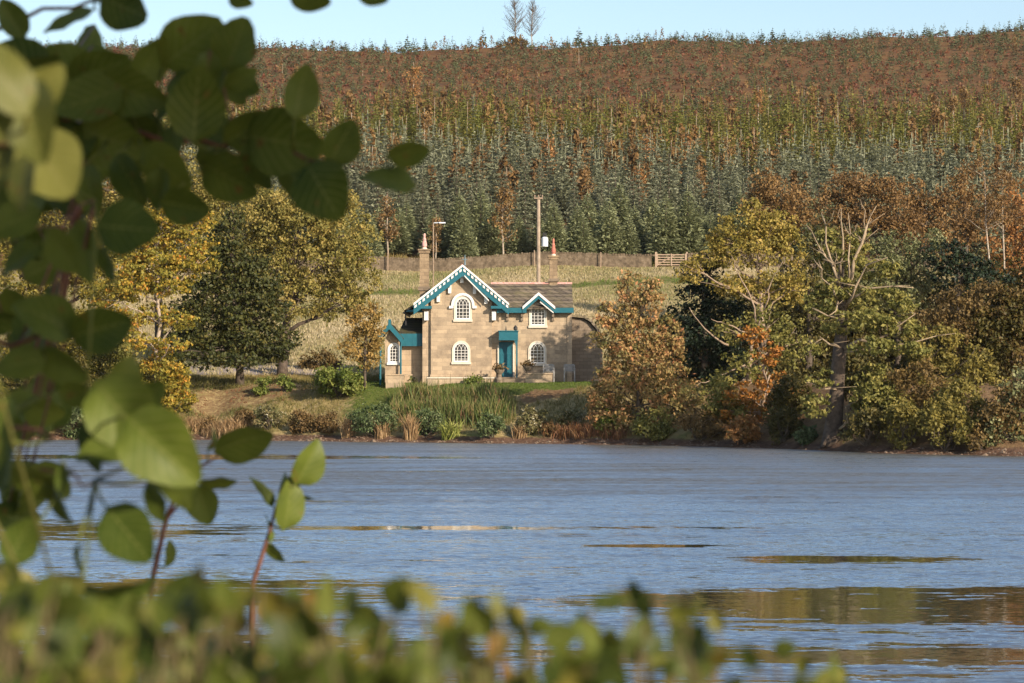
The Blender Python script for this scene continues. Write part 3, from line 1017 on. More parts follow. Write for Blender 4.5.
# chimneys
def chimney(px0, px1, top, bot, Y, mat, pot, pot_top, band=None):
    x0, x1 = hx(px0, Y), hx(px1, Y)
    d = (x1 - x0)
    mb = MB()
    mb.box((x0, Y, hz(bot, Y)), (x1, Y + d, hz(top, Y)))
    mb.box((x0 - 0.06, Y - 0.06, hz(top + 1.5, Y)), (x1 + 0.06, Y + d + 0.06, hz(top - 1.0, Y)))
    mb.box((x0 - 0.12, Y - 0.12, hz(top - 1.0, Y) + 0.003), (x1 + 0.12, Y + d + 0.12, hz(top - 2.4, Y)))
    ch = mb.build('chimney', M[mat], house)
    if band:
        mb = MB()
        mb.box((x0 - 0.09, Y - 0.09, hz(band[1], Y)), (x1 + 0.09, Y + d + 0.09, hz(band[0], Y)))
        mb.build('string_course', M['darkstone'], ch)
    cx, h = (x0 + x1) / 2, hz(pot_top, Y) - hz(top - 2.4, Y)
    mb = MB()
    r = d * 0.29
    mb.lathe([(r * 0.75, 0), (r * 0.75, h * .05), (r * 1.0, h * .12), (r * 0.95, h * .3), (r * 0.62, h * .5), (r * 0.72, h * .56), (r * 0.42, h * .72), (r * 0.5, h * .9), (r * 0.35, h)],
             (cx, Y + d / 2, hz(top - 2.4, Y) + 0.11), 12)
    mb.build('chimney_pot', M[pot], ch)
    mb = MB()
    mb.lathe([(r * 1.1, 0), (r * 1.0, 0.06), (r * 0.8, 0.11)], (cx, Y + d / 2, hz(top - 2.4, Y) + 0.002), 12)
    mb.build('flaunching', M['cream'], ch)


chimney(419.6, 428.8, 251.5, 312, HY + 3.4, 'chimney', 'pinkclay', 235, (286.5, 290.5))
chimney(549.5, 557.5, 258, 286, ry_ - 0.2, 'chimney', 'redtile', 240, (278.5, 281.5))

# left side room with its little gabled bay
mb = MB()
LY = HY + 0.9
mb.box((hx(401), LY, zb), (xL - 0.004, LY + 4.0, hz(333)))
mb.build('side_room_wall', M['quoin'], house)
mb = MB()
mb.slab([(hx(398), LY - 0.35, hz(334)), (xL - 0.005, LY - 0.35, hz(334)), (xL - 0.005, LY + 3.0, hz(318)), (hx(403), LY + 3.0, hz(318))], 0.12)
mb.build('side_roof', M['moss_slate'], house)
mb = MB()
for i in range(7):
    xa = hx(398.5 + i * 3.4)
    mb.box((xa, LY - 0.46 + (i % 2) * 0.012, hz(346)), (hx(398.5 + (i + 1) * 3.4) if i < 6 else xL - 0.006, LY - 0.36, hz(333.5)))
mb.build('valance', M['teal'], house)
BYF = HY + 0.1
bx0, bx1, bax = hx(381.5), hx(401), hx(390)
mb = MB()
mb.box((hx(385), BYF, zb), (hx(400.3), LY + 2.6, hz(343)))
mb.prism([(hx(384), hz(343) + 0.003), (hx(400), hz(343) + 0.003), (bax, hz(326.5))], BYF + 0.02, LY + 2.5)
mb.build('bay_wall', M['sandstone'], house)
mb = MB()
bt, be = hz(325), hz(339.5)
mb.slab([(hx(378), BYF - 0.5, be), (bax, BYF - 0.5, bt), (bax, LY + 2.7, bt), (hx(378), LY + 2.7, be)], 0.1)
mb.slab([(hx(402.5), BYF - 0.5, be), (hx(402.5), LY + 2.7, be), (bax + 0.002, LY + 2.7, bt), (bax + 0.002, BYF - 0.5, bt)], 0.1)
mb.build('bay_roof', M['moss_slate'], house)
mb = MB()
rake(mb, (hx(377.5), be + 0.1), (bax, bt + 0.13), BYF - 0.57, BYF - 0.503, 0.0, 0.36)
rake(mb, (hx(403), be + 0.1), (bax, bt + 0.13), BYF - 0.57, BYF - 0.503, 0.0, 0.42)
mb.box((bax - 0.09, BYF - 0.585, bt - 0.3), (bax + 0.09, BYF - 0.505, hz(319.5)))
mb.build('bay_bargeboard', M['teal'], house)
window(house, 394, 344.5, 362.5, 9.5, BYF, ncol=3, nrow=4, surround='white')
mb = MB()
for px in (380.5, 400.9):
    mb.tube([(hx(px), BYF - 0.3, zb), (hx(px), BYF - 0.3, hz(341))], 0.07, 6)
mb.build('bay_post', M['teal'], house)

# low garden walls and steps before the house
gw = thing('garden_wall', (hx(455), HY - 1.2, G(hx(455), HY - 1.2)), 'low sandstone garden wall with a dressed coping in front of the cottage gable', 'wall')
mb = MB()
mb.box((hx(428), HY - 1.35, zb), (hx(497), HY - 1.05, hz(378.5)))
mb.build('wall_course', M['sandstone'], gw)
mb = MB()
mb.box((hx(427.5), HY - 1.4, hz(378.5) + 0.003), (hx(497.5), HY - 1.0, hz(377.2)))
mb.build('coping', M['cream'], gw)
gw = thing('garden_wall', (hx(540), HY - 1.3, G(hx(540), HY - 1.3)), 'low stone garden wall right of the cottage doorstep under the right window', 'wall')
mb = MB()
mb.box((hx(525.5), HY - 1.75, zb), (hx(552), HY - 1.35, hz(374.5)))
mb.build('wall_course', M['sandstone'], gw)
mb = MB()
mb.box((hx(525), HY - 1.8, hz(374.5) + 0.003), (hx(552.5), HY - 1.3, hz(373)))
mb.build('coping', M['quoin'], gw)
gw = thing('garden_wall', (hx(394), HY - 1.3, G(hx(394), HY - 1.3)), 'short square stone wall in front of the cottage bay window', 'wall')
mb = MB()
mb.box((hx(387), HY - 1.6, zb), (hx(405), HY - 0.9, hz(375.5)))
mb.build('wall_course', M['sandstone'], gw)
mb = MB()
mb.box((hx(386.5), HY - 1.65, hz(375.5) + 0.003), (hx(413), HY - 0.85, hz(374.2)))
mb.build('coping', M['quoin'], gw)


def stone_pot(px, side):
    x, Y = hx(px), HY - 1.55
    zt_ = hz(374) if side == 'right' else G(x, Y) - 0.05
    t = thing('stone_planter', (x, Y, zt_), 'stone planter with a dry plant standing on the garden wall right of the blue door' if side == 'right'
              else 'stone planter with a dry plant standing left of the blue door', 'planter')
    mb = MB()
    if side == 'right':
        mb.lathe([(0.18, 0.04), (0.2, 0.09), (0.11, 0.14), (0.3, 0.36), (0.36, 0.5), (0.3, 0.5), (0.2, 0.46)], (x, Y, zt_), 12)
    else:
        mb.lathe([(0.24, 0), (0.24, 0.3), (0.16, 0.38), (0.14, 0.58), (0.3, 0.8), (0.35, 0.92), (0.28, 0.92), (0.2, 0.88)], (x, Y, zt_), 12)
    mb.build('bowl', M['darkstone'], t)
    rg = np.random.default_rng(int(px))
    n = 130
    h0 = 0.5 if side == 'right' else 0.92
    c = np.stack([x + rg.normal(0, .17, n), Y + rg.normal(0, .17, n), zt_ + h0 + np.abs(rg.normal(0.1, .13, n))], -1)
    mb = MB()
    cards(mb, c, unit(rg.normal(0, 1, (n, 3)) + (0, 0, 0.8)), unit(rg.normal(0, 1, (n, 3))), 0.1, 0.05, rg.random(n))
    mb.build('plant', M['brownshrub'], t)


stone_pot(528, 'right')
stone_pot(499.5, 'left')

# the lean-to outbuilding on the right
ob = thing('stone_outbuilding', (hx(583), HY + 1.2, G(hx(583), HY + 1.2)), 'dark weathered stone outbuilding with a sloping slate roof at the right end of the cottage', 'outbuilding')
mb = MB()
oy = HY + 0.9
mb.prism([(hx(572.2), zb), (hx(603), zb), (hx(603), hz(343)), (hx(597), hz(331)), (hx(590), hz(322.5)), (hx(584), hz(319)), (hx(572.2), hz(317.5))], oy, oy + 3.8)
mb.build('wall', M['darkstone'], ob)
mb = MB()
op = [(571.8, 316.5), (584, 317.8), (590, 321), (597, 329.5), (604, 343)]
for (a0, b0), (a1, b1) in zip(op[:-1], op[1:]):
    mb.slab([(hx(a0), oy - 0.25, hz(b0)), (hx(a1), oy - 0.25, hz(b1)), (hx(a1), oy + 4.0, hz(b1)), (hx(a0), oy + 4.0, hz(b0))], 0.14)
mb.build('roof', M['slate'], ob)

# garden chairs on the terrace


def garden_chair(px, label):
    x, Y = hx(px), HY - 1.0
    z = hz(379)
    t = thing('garden_chair', (x, Y, z), label, 'chair')
    w = 0.30
    mb = MB()
    for i in range(4):
        mb.box((x - w, Y - 0.42 + i * 0.11, z + 0.43), (x + w, Y - 0.34 + i * 0.11, z + 0.46))
    mb.build('seat', M['bench'], t)
    mb = MB()
    mb.box((x - w, Y + 0.09, z + 0.86), (x + w, Y + 0.13, z + 0.94))
    mb.box((x - w, Y + 0.09, z + 0.5), (x + w, Y + 0.13, z + 0.55))
    for i in range(8):
        xx = x - w + 0.06 + i * (2 * w - 0.12) / 7
        mb.box((xx - 0.025, Y + 0.095, z + 0.55), (xx + 0.025, Y + 0.125, z + 0.86))
    mb.build('backrest', M['bench'], t)
    for sx in (-1, 1):
        for yy, hh in ((-0.4, 0.64), (0.1, 0.9)):
            mb = MB()
            mb.box((x + sx * (w + 0.03) - 0.03, Y + yy - 0.03, z - 0.35), (x + sx * (w + 0.03) + 0.03, Y + yy + 0.03, z + hh))
            mb.build('leg', M['bench'], t)
        mb = MB()
        mb.box((x + sx * (w + 0.03) - 0.045, Y - 0.45, z + 0.643), (x + sx * (w + 0.03) + 0.045, Y + 0.065, z + 0.68))
        mb.build('armrest', M['bench'], t)


garden_chair(548.5, 'white slatted garden chair below the right-hand cottage window')
garden_chair(569, 'white slatted garden chair in front of the dark outbuilding')

# ------------------------------------------------------------------ poles, field wall, gate, posts
up_ = thing('utility_pole', (hx(538.5, 180), 180, G(hx(538.5, 180), 180)), 'tall wooden utility pole with a grey transformer rising behind the cottage roof', 'utility pole')
x = hx(538.5, 180)
mb = MB()
mb.tube([(x, 180, G(x, 180) - 1), (x, 180, hz(197, 180))], [0.17, 0.125], 10)
mb.build('pole', M['polewood'], up_)
mb = MB()
mb.lathe([(0.05, 0), (0.23, 0.03), (0.23, 0.62), (0.15, 0.70), (0.04, 0.72)], (hx(544.8, 180), 179.9, hz(247, 180)), 12)
tr = mb.build('transformer', M['greysteel'], up_)
mb = MB()
mb.box((x, 179.97, hz(240.5, 180)), (hx(547.5, 180), 180.03, hz(239.5, 180)))
mb.box((x, 179.97, hz(247.8, 180)), (hx(544.5, 180), 180.03, hz(247.1, 180)))
for q in range(3):
    mb.lathe([(0.03, 0), (0.05, 0.1), (0.03, 0.16), (0.05, 0.22), (0.02, 0.3)], (hx(543.4 + q * 1.3, 180), 179.9, hz(237, 180)), 6)
mb.build('bracket', M['iron'], tr)
mb = MB()
mb.box((x - 0.32, 179.83, hz(199, 180)), (x + 0.32, 179.88, hz(197.6, 180)))
for q in (-0.27, 0, 0.27):
    mb.lathe([(0.02, 0), (0.05, 0.05), (0.05, 0.14), (0.02, 0.18)], (x + q, 179.855, hz(197.6, 180)), 6)
mb.build('crossarm', M['oldwood'], up_)
x = hx(433.3, 178)
lp = thing('lamp_pole', (x, 178, G(x, 178)), 'thin dark pole with a short horizontal arm beside the left chimney', 'pole')
mb = MB()
mb.tube([(x, 178, G(x, 178) - 1), (x, 178, hz(222.5, 178))], 0.05, 6)
mb.build('pole', M['oldwood'], lp)
mb = MB()
mb.tube([(x, 178, hz(223, 178)), (hx(442, 178), 177.9, hz(222.6, 178))], 0.035, 5)
mb.box((hx(439, 178), 177.8, hz(223.5, 178)), (hx(445.5, 178), 178.02, hz(222.3, 178)))
mb.build('arm', M['greysteel'], lp)

rg = np.random.default_rng(5)
WY = 255.0


def field_wall(px0, px1, label):
    x0, x1 = hx(px0, WY), hx(px1, WY)
    t = thing('drystone_wall', ((x0 + x1) / 2, WY, G((x0 + x1) / 2, WY)), label, 'wall')
    mb = MB()
    xs = np.arange(x0, x1, 0.6)
    pr = None
    V, Fs = [], []
    for i, x in enumerate(xs):
        g0 = G(x, WY)
        h = 1.15 + rg.normal(0, 0.04)
        V += [(x, WY - 0.3, g0 - 0.5), (x, WY - 0.2, g0 + h), (x, WY + 0.2, g0 + h), (x, WY + 0.3, g0 - 0.5)]
        if i:
            a, b_ = (i - 1) * 4, i * 4
            Fs += [[a, b_, b_ + 1, a + 1], [a + 1, b_ + 1, b_ + 2, a + 2], [a + 2, b_ + 2, b_ + 3, a + 3]]
    n = (len(xs) - 1) * 4
    Fs += [[0, 1, 2, 3], [n + 3, n + 2, n + 1, n]]
    mb.add(V, Fs)
    mb.build('wall_course', M['rubble'], t)
    mb = MB()
    for x in np.arange(x0 + 0.1, x1 - 0.1, 0.27):
        g0 = G(x, WY) + 1.13
        w = 0.11 + rg.random() * 0.02
        h = 0.14 + rg.random() * 0.1
        mb.prism([(x - w, g0), (x + w, g0), (x + w * rg.uniform(.6, 1), g0 + h), (x - w * rg.uniform(.6, 1), g0 + h)], WY - 0.22, WY + 0.22)
    mb.build('cope_stones', M['rubble'], t)


field_wall(180, 655.5, 'long drystone wall along the top of the field left of the gate')
field_wall(688, 960, 'drystone wall right of the field gate, mostly hidden behind trees')

gx0, gx1 = hx(656, WY), hx(687, WY)
gt = thing('field_gate', (gx0, WY, G(gx0, WY)), 'pale wooden five-bar field gate in the drystone wall at the top of the field', 'gate')
g0 = G((gx0 + gx1) / 2, WY)
mb = MB()
for i in range(5):
    z = g0 + 0.22 + i * 0.25
    mb.box((gx0 + 0.1, WY - 0.03, z - 0.05), (gx1 - 0.1, WY + 0.03, z + 0.05))
mb.build('bars', M['gatewood'], gt)
mb = MB()
mb.tube([(gx0 + 0.15, WY - 0.06, g0 + 0.25), (gx1 - 1.2, WY - 0.06, g0 + 1.2)], 0.05, 4)
for x in (gx0 + 0.14, gx1 - 0.14, (gx0 + gx1) / 2):
    mb.box((x - 0.06, WY - 0.095, g0 + 0.12), (x + 0.06, WY - 0.033, g0 + 1.33))
mb.build('brace', M['gatewood'], gt)
for x in (gx0, gx1):
    mb = MB()
    mb.box((x - 0.09, WY - 0.09, g0 - 0.6), (x + 0.09, WY + 0.09, g0 + 1.5))
    mb.build('gatepost', M['gatewood'], gt)
for px, h, lab in ((387.5, 2.1, 'tall grey fence post at the left end of the field wall'),
                   (534, 1.6, 'grey fence post standing against the field wall left of the utility pole'),
                   (600.5, 1.5, 'grey fence post standing against the field wall left of the gate'), ):
    x = hx(px, WY - 0.6)
    mb = MB()
    z = G(x, WY - .6)
    mb.tube([(x, WY - 0.6, z - 0.5), (x + 0.03, WY - 0.6, z + h - .08), (x + 0.03, WY - 0.6, z + h)], [0.075, 0.065, 0.03], 7)
    o = mb.build('fence_post', M['oldwood'])
    me = o.data
    me.transform(Matrix.Translation((-x, -(WY - 0.6), -z)))
    o.location = (x, WY - 0.6, z)
    tag(o, lab, 'fence post', 'fence posts along the field wall')

# ------------------------------------------------------------------ trees and shrubs


def crown_leaves(rg, blobs, Y, size, dens, flat=0.75, sub=0.3, upb=0.6, shell=0.45):
    """leaf cards gathered in clumps through the volume of px-measured blobs (px, py, rx, ry[, dY])"""
    mb = MB()
    centres = []
    size = size * 0.62
    for bl in blobs:
        px, py, rx, ry = bl[:4]
        dy = bl[4] if len(bl) > 4 else 0.0
        k = mpp(Y)
        c0 = W(px, py, Y)
        c0[1] += dy
        R = np.array((rx * k, rx * k * 0.9, ry * k))
        n = max(60, int(dens * 0.55 * rx * ry * (k / size / 0.5) ** 2))
        ns = max(9, int(26 * (R[0] * R[2]) ** 0.75))
        d = unit(rg.normal(0, 1, (ns, 3)))
        rad = shell + (1 - shell) * rg.random(ns) ** 0.6
        sc = c0 + d * rad[:, None] * R * (0.75 + 0.38 * rg.random((ns, 1)))
        sr = sub * (0.7 + 0.9 * rg.random(ns)) * R.mean() ** 0.5
        st = rg.random(ns)
        pick = rg.choice(ns, n, p=sr ** 2 / (sr ** 2).sum())
        off = rg.normal(0, 0.48, (n, 3))
        off[:, 2] *= flat
        c = sc[pick] + off * sr[pick][:, None]
        free = rg.random(n) < 0.11
        c[free] = c0 + unit(rg.normal(0, 1, (free.sum(), 3))) * (rg.random((free.sum(), 1)) ** 0.4) * R * 1.08
        outw = unit(c - c0)
        nrm = unit(rg.normal(0, 1, (n, 3)) + outw * 0.5 + np.array((0, 0, upb)))
        L = unit(np.cross(nrm, rg.normal(0, 1, (n, 3))) + np.array((0, 0, -0.25)))
        s = size * (0.6 + 0.8 * rg.random(n))
        cards(mb, c, L, nrm, s, s * 0.62, st[pick] * 0.55 + rg.random(n) * 0.5 - 0.02)
        centres.append((c0, R, sc))
    return mb, centres


def curve(rg, a, b_, n=6, wob=0.08, sag=0.0):
    a, b_ = np.asarray(a, float), np.asarray(b_, float)
    L = np.linalg.norm(b_ - a)
    t = np.linspace(0, 1, n)[:, None]
    p = a + (b_ - a) * t
    p[1:-1] += rg.normal(0, wob * L, (n - 2, 3)) * 0.6
    p[:, 2] += sag * L * (np.sin(t[:, 0] * math.pi))
    return p


def curve_through(p, rg):
    q = []
    for i in range(len(p) - 1):
        for s_ in (0, 1 / 3, 2 / 3):
            q.append(p[i] * (1 - s_) + p[i + 1] * s_ + (rg.normal(0, 0.05, 3) if s_ else 0))
    q.append(p[-1])
    return np.array(q)


def tree(name, label, cat, Y, blobs, trunk, leafmat, barkmat='bark', size=0.2, dens=3.0, seed=1, group=None, flat=0.75, sub=0.3, limbs=True,
         extra=None, shell=0.45, twigs=6, upb=0.6):
    """trunk: (base px, radius px, top px, top py)"""
    rg = np.random.default_rng(seed)
    bx = hx(trunk[0], Y)
    bz = G(bx, Y)
    t = thing(name, (bx, Y, bz), label, cat, group)
    k = mpp(Y)
    mbl, cs = crown_leaves(rg, blobs, Y, size, dens, flat, sub, upb, shell)
    mbl.build('crown', M[leafmat], t)
    top = W(trunk[2], trunk[3], Y)
    r0 = trunk[1] * k
    mb = MB()
    tp = curve(rg, (bx, Y, bz - 0.3), top, 9, 0.018)
    rr = np.linspace(r0, r0 * 0.45, 9)
    rr[0] *= 1.35
    mb.tube(tp, rr, 8)
    if limbs:
        for c0, R, sc in cs:
            h = np.clip((c0[2] - R[2] * 0.5 - bz) / max(0.1, top[2] - bz), 0.25, 1.0) * 0.85
            st = tp[int(round(h * 8))]
            lp_ = curve(rg, st, c0, 6, 0.05, 0.06)
            mb.tube(lp_, np.linspace(r0 * 0.42, r0 * 0.16, 6), 5)
            for q in rg.choice(len(sc), min(twigs, len(sc)), replace=False):
                mb.tube(curve(rg, lp_[rg.integers(2, 6)], sc[q], 4, 0.07), np.linspace(r0 * 0.15, 0.015, 4), 4)
    mb.build('trunk', M[barkmat], t, True)
    if extra:
        extra(t, rg)
    return t


def bushy(name, label, cat, px, py, rx, ry, leafmat, size=0.14, dens=3.0, seed=1, group=None, n=5, Y=None, flat=0.8, sub=0.28):
    """a shrub from the ground up: its foot at (px, py) on the terrain"""
    rg = np.random.default_rng(seed)
    p = hit(px, py) if Y is None else np.array((hx(px, Y), Y, G(hx(px, Y), Y)))
    Y = p[1]
    blobs = [(px, py - ry, rx * 0.75, ry * 0.85)]
    for i in range(n):
        a = rg.random() * 2 * math.pi
        blobs.append((px + rx * 0.55 * math.cos(a), py - ry * (0.8 + 0.5 * math.sin(a)), rx * rg.uniform(.35, .5), ry * rg.uniform(.35, .5), rg.uniform(-0.6, 0.4) * rx * mpp(Y)))
    t = thing(name, tuple(p), label, cat, group)
    mbl, cs = crown_leaves(rg, blobs, Y, size, dens, flat, sub, 0.6, 0.5)
    mbl.build('foliage', M[leafmat], t)
    mb = MB()
    for c0, R, sc in cs:
        for q in range(min(3, len(sc))):
            mb.tube(curve(rg, p + np.array((rg.normal(0, .1), rg.normal(0, .1), -0.15)), sc[q], 5, 0.06), np.linspace(0.05, 0.012, 5), 4)
    mb.build('stems', M['bark'], t)
    return t


# --- left of the house
tree('broadleaf_tree', 'spreading olive and gold oak standing left of the cottage', 'tree', 176,
     [(300, 225, 42, 32), (345, 235, 34, 30), (262, 225, 36, 28), (235, 235, 30, 26, 1), (320, 265, 40, 30), (355, 280, 26, 28), (275, 270, 36, 30), (300, 300, 34, 20), (340, 305, 24, 18),
      (325, 205, 36, 22), (250, 265, 24, 24, 1), (285, 205, 36, 20)],
     (283, 5.5, 293, 255), 'oakgold', 'oakbark', 0.17, 3.6, 11, sub=0.25, shell=0.6)
tree('maple_tree', 'golden and orange leaved tree with a pale trunk left of the dark yew', 'tree', 160.5,
     [(165, 215, 30, 20), (190, 240, 26, 18), (150, 262, 38, 16), (185, 262, 24, 12), (130, 285, 34, 16), (168, 285, 26, 14), (200, 222, 18, 14), (140, 240, 30, 20), (150, 310, 20, 10, 1), (125, 320, 26, 12),
      (172, 345, 20, 8, -1), (180, 320, 20, 12), (110, 300, 24, 16), (150, 228, 30, 22), (155, 275, 44, 24), (142, 342, 16, 12, -1.5), (200, 262, 18, 14)],
     (157, 2.6, 158, 232), 'golden', 'polewood', 0.16, 3.6, 12, flat=0.4, sub=0.26)
bushy('maple_shrub', 'orange tipped yellow shrub under the golden tree beside the bank', 'shrub', 158, 416, 36, 36, 'golden', 0.16, 3.2, 13, n=9, flat=0.5)
tree('yew_tree', 'broad dark green yew with drooping layers beside the golden tree', 'tree', 167,
     [(228, 235, 20, 22), (215, 260, 26, 18), (245, 262, 26, 18), (200, 285, 30, 17), (240, 290, 34, 18), (268, 285, 18, 14), (190, 312, 26, 16), (230, 318, 38, 16), (266, 315, 22, 14),
      (205, 340, 34, 14), (250, 343, 38, 14), (285, 340, 18, 12), (235, 215, 10, 12), (225, 357, 30, 7), (270, 357, 24, 7), (185, 345, 26, 16), (215, 302, 36, 16), (250, 328, 38, 14), (222, 250, 22, 18), (232, 275, 34, 18), (200, 360, 34, 9, -2), (180, 325, 22, 18), (240, 360, 34, 9, -2.5), (275, 350, 24, 12, -1), (232, 345, 40, 16), (212, 320, 40, 18), (262, 300, 26, 14)],
     (240, 4, 232, 235), 'yewdark', 'bark', 0.2, 3.6, 14, flat=0.45, sub=0.32, shell=0.3)
tree('broadleaf_tree', 'yellow green tree at the far left edge behind the foreground leaves', 'tree', 182,
     [(20, 275, 40, 34), (70, 262, 36, 30), (100, 285, 30, 26), (40, 320, 44, 24), (90, 325, 30, 18), (10, 225, 40, 30), (60, 215, 40, 30), (105, 245, 26, 26)],
     (50, 5, 50, 260), 'yellowoak', 'bark', 0.22, 3.0, 15, sub=0.32)
tree('broadleaf_tree', 'golden green tree rising behind the orange maple and dark yew', 'tree', 190,
     [(140, 190, 40, 34), (190, 185, 40, 34), (110, 220, 34, 30), (235, 195, 34, 30), (120, 150, 30, 24), (60, 170, 40, 30), (200, 215, 34, 26)],
     (160, 5, 160, 200), 'oakgold', 'bark', 0.19, 3.0, 16, sub=0.34)
tree('small_tree', 'small amber leaved tree touching the left gable bay of the cottage', 'tree', 160.2,
     [(360, 320, 16, 18), (374, 338, 9, 16), (372, 335, 12, 20), (352, 345, 14, 16), (366, 360, 14, 12), (375, 312, 8, 12)],
     (366, 1.6, 364, 320), 'ochre', 'bark', 0.15, 3.4, 17, sub=0.26)
bushy('broadleaf_shrub', 'yellow green bushy tree low on the bank at the far left behind the foreground leaves', 'tree', 40, 425, 60, 60, 'yellowoak', 0.19, 3.2, 131, n=10, Y=166)
bushy('broadleaf_shrub', 'olive bushy tree left of the golden tree behind the foreground leaves', 'tree', 110, 415, 36, 50, 'oakolive', 0.18, 3.2, 132, n=9, Y=168)
bushy('hedge_bush', 'brown olive thicket under the spreading oak behind the path', 'bush', 320, 372, 26, 12, 'brownwillow', 0.15, 3.2, 133, n=6, Y=180)
bushy('laurel_bush', 'round bright green laurel bush on the lawn left of the cottage', 'bush', 340, 397, 29, 19, 'laurel', 0.15, 4.2, 18, n=9)
bushy('understory_shrub', 'dark shrub at the water edge below the far left trees', 'shrub', 30, 437, 34, 22, 'understory', 0.17, 3.2, 19, n=6)
bushy('understory_shrub', 'dark green shrub at the water edge left of the tan grass', 'shrub', 85, 437, 34, 24, 'greybush', 0.15, 3.0, 20, n=6)
bushy('understory_shrub', 'dim green shrub behind the bank at the far left', 'shrub', 60, 410, 60, 30, 'understory', 0.18, 3.0, 21, n=8)
for i, (px, py, rx, ry, mt, lab) in enumerate([
        (262, 394, 12, 9, 'laurel', 'small green shrub under the right side of the yew'), (285, 391, 10, 8, 'laurel', 'low light green shrub left of the round laurel bush'),
        (243, 428, 14, 11, 'brownshrub', 'dusky brown shrub on the bank left of the pale flowered shrub'), (270, 429, 17, 14, 'hydrangea', 'pale flowered shrub on the bank below the yew'),
        (300, 432, 17, 12, 'brownshrub', 'reddish brown shrub on the bank right of the pale flowered shrub'), (328, 433, 16, 12, 'brownshrub', 'tawny shrub on the bank below the laurel bush'),
        (375, 437, 26, 20, 'greybush', 'grey green leafy bush on the bank left of the tall reeds'), (532, 434, 17, 15, 'hydrangea', 'pale flower headed shrub on the bank right of the reeds'),
        (571, 431, 15, 13, 'hydrangea', 'white headed shrub on the bank beside the hawthorn'), (432, 380, 6, 6, 'iris', 'lime green bush against the corner of the cottage'),
        (475, 384, 14, 4, 'laurel', 'low green bed of plants along the garden wall'), (408, 383, 12, 4, 'laurel', 'low clump of leaves before the side room of the cottage'),
        (492, 436, 16, 12, 'greybush', 'low green leafy bush at the right foot of the reeds'), (425, 437, 20, 16, 'greybush', 'broad green leafy bush at the foot of the reeds'),
        (548, 437, 10, 7, 'brownshrub', 'small brown shrub at the foot of the pale flower headed shrub'), (205, 432, 12, 9, 'brownshrub', 'low brown shrub among the tan grass tussocks')]):
    bushy('shrub', lab, 'shrub', px, py, rx, ry, mt, 0.12, 4.0, 40 + i, n=5)

# --- right of the house
tree('hawthorn_tree', 'faded orange and green hawthorn at the water edge right of the cottage', 'tree', 146,
     [(635, 420, 34, 22), (615, 385, 26, 26), (650, 385, 30, 26), (680, 405, 26, 24), (628, 350, 26, 24), (655, 345, 20, 22), (632, 315, 18, 22), (690, 428, 22, 14), (604, 415, 18, 22), (665, 425, 26, 16, -1), (628, 288, 12, 20), (650, 295, 15, 18), (608, 312, 13, 18), (672, 335, 16, 20), (645, 310, 18, 22), (612, 340, 18, 24), (668, 365, 22, 24), (600, 395, 16, 20), (640, 365, 24, 24)],
     (640, 2.5, 634, 330), 'pinkrust', 'bark', 0.17, 3.2, 22, sub=0.26)
tree('holly_tree', 'black green evergreen between the hawthorn and the golden oak', 'tree', 153,
     [(700, 285, 26, 22), (690, 320, 30, 26), (725, 310, 26, 26), (700, 355, 34, 26), (680, 345, 20, 26), (735, 350, 28, 28), (712, 262, 16, 12), (720, 390, 34, 24)],
     (705, 4, 705, 300), 'holly', 'bark', 0.19, 3.6, 23, flat=0.55, sub=0.3, shell=0.3)


def oak_limbs(t, rg):
    Y = 149.5
    mb = MB()
    for pl, r in (([(728, 345), (716, 335), (700, 322), (688, 308)], 2.0), ([(752, 335), (735, 328), (722, 322), (708, 318)], 1.7), ([(758, 330), (748, 300), (738, 275), (730, 258)], 1.8),
                  ([(758, 330), (766, 305), (775, 285), (781, 262)], 1.7), ([(745, 365), (725, 372), (706, 384), (690, 388)], 1.4), ([(760, 400), (742, 402), (722, 410), (700, 412)], 1.3)):
        p = np.array([W(a, b_, Y - 1.6 - 0.4 * i) for i, (a, b_) in enumerate(pl)])
        p[1:] += rg.normal(0, 0.1, (len(p) - 1, 3))
        mb.tube(curve_through(p, rg), np.linspace(r * .62, 0.25, 3 * len(p) - 2) * mpp(Y), 6)
    mb.build('limb', M['oldwood'], t, True)


tree('oak_tree', 'golden topped oak with pale twisting limbs right of the black green evergreen', 'tree', 150,
     [(742, 228, 26, 18), (772, 226, 24, 18), (755, 250, 34, 18), (790, 245, 16, 20), (712, 258, 22, 14), (690, 272, 14, 12, -1), (770, 285, 26, 16), (735, 285, 22, 14), (752, 208, 12, 10), (720, 240, 14, 12), (795, 285, 12, 24)],
     (765, 3.6, 758, 250), 'goldoak', 'oldwood', 0.16, 3.8, 24, sub=0.30, extra=oak_limbs)
tree('oak_tree', 'dull olive tree filling the shade below the golden topped oak', 'tree', 148,
     [(735, 330, 24, 16), (770, 325, 26, 20), (745, 365, 24, 18), (790, 345, 20, 26), (715, 400, 26, 22), (700, 425, 30, 14), (745, 400, 22, 16)],
     (748, 3.0, 752, 330), 'oakolive', 'oldwood', 0.17, 2.2, 25, sub=0.24)
tree('beech_tree', 'orange leaved beech drooping over the shore left of the stag-headed oak', 'tree', 141,
     [(760, 410, 26, 16), (785, 425, 24, 12), (745, 428, 24, 10), (775, 385, 22, 14), (740, 395, 20, 14), (795, 400, 14, 16), (765, 355, 18, 14), (800, 430, 12, 8), (725, 415, 14, 12), (755, 335, 16, 10)],
     (757, 2.0, 770, 375), 'beechorange', 'oldwood', 0.17, 3.4, 26, flat=0.45, sub=0.25)

SY = float(hit(833, 442)[1])


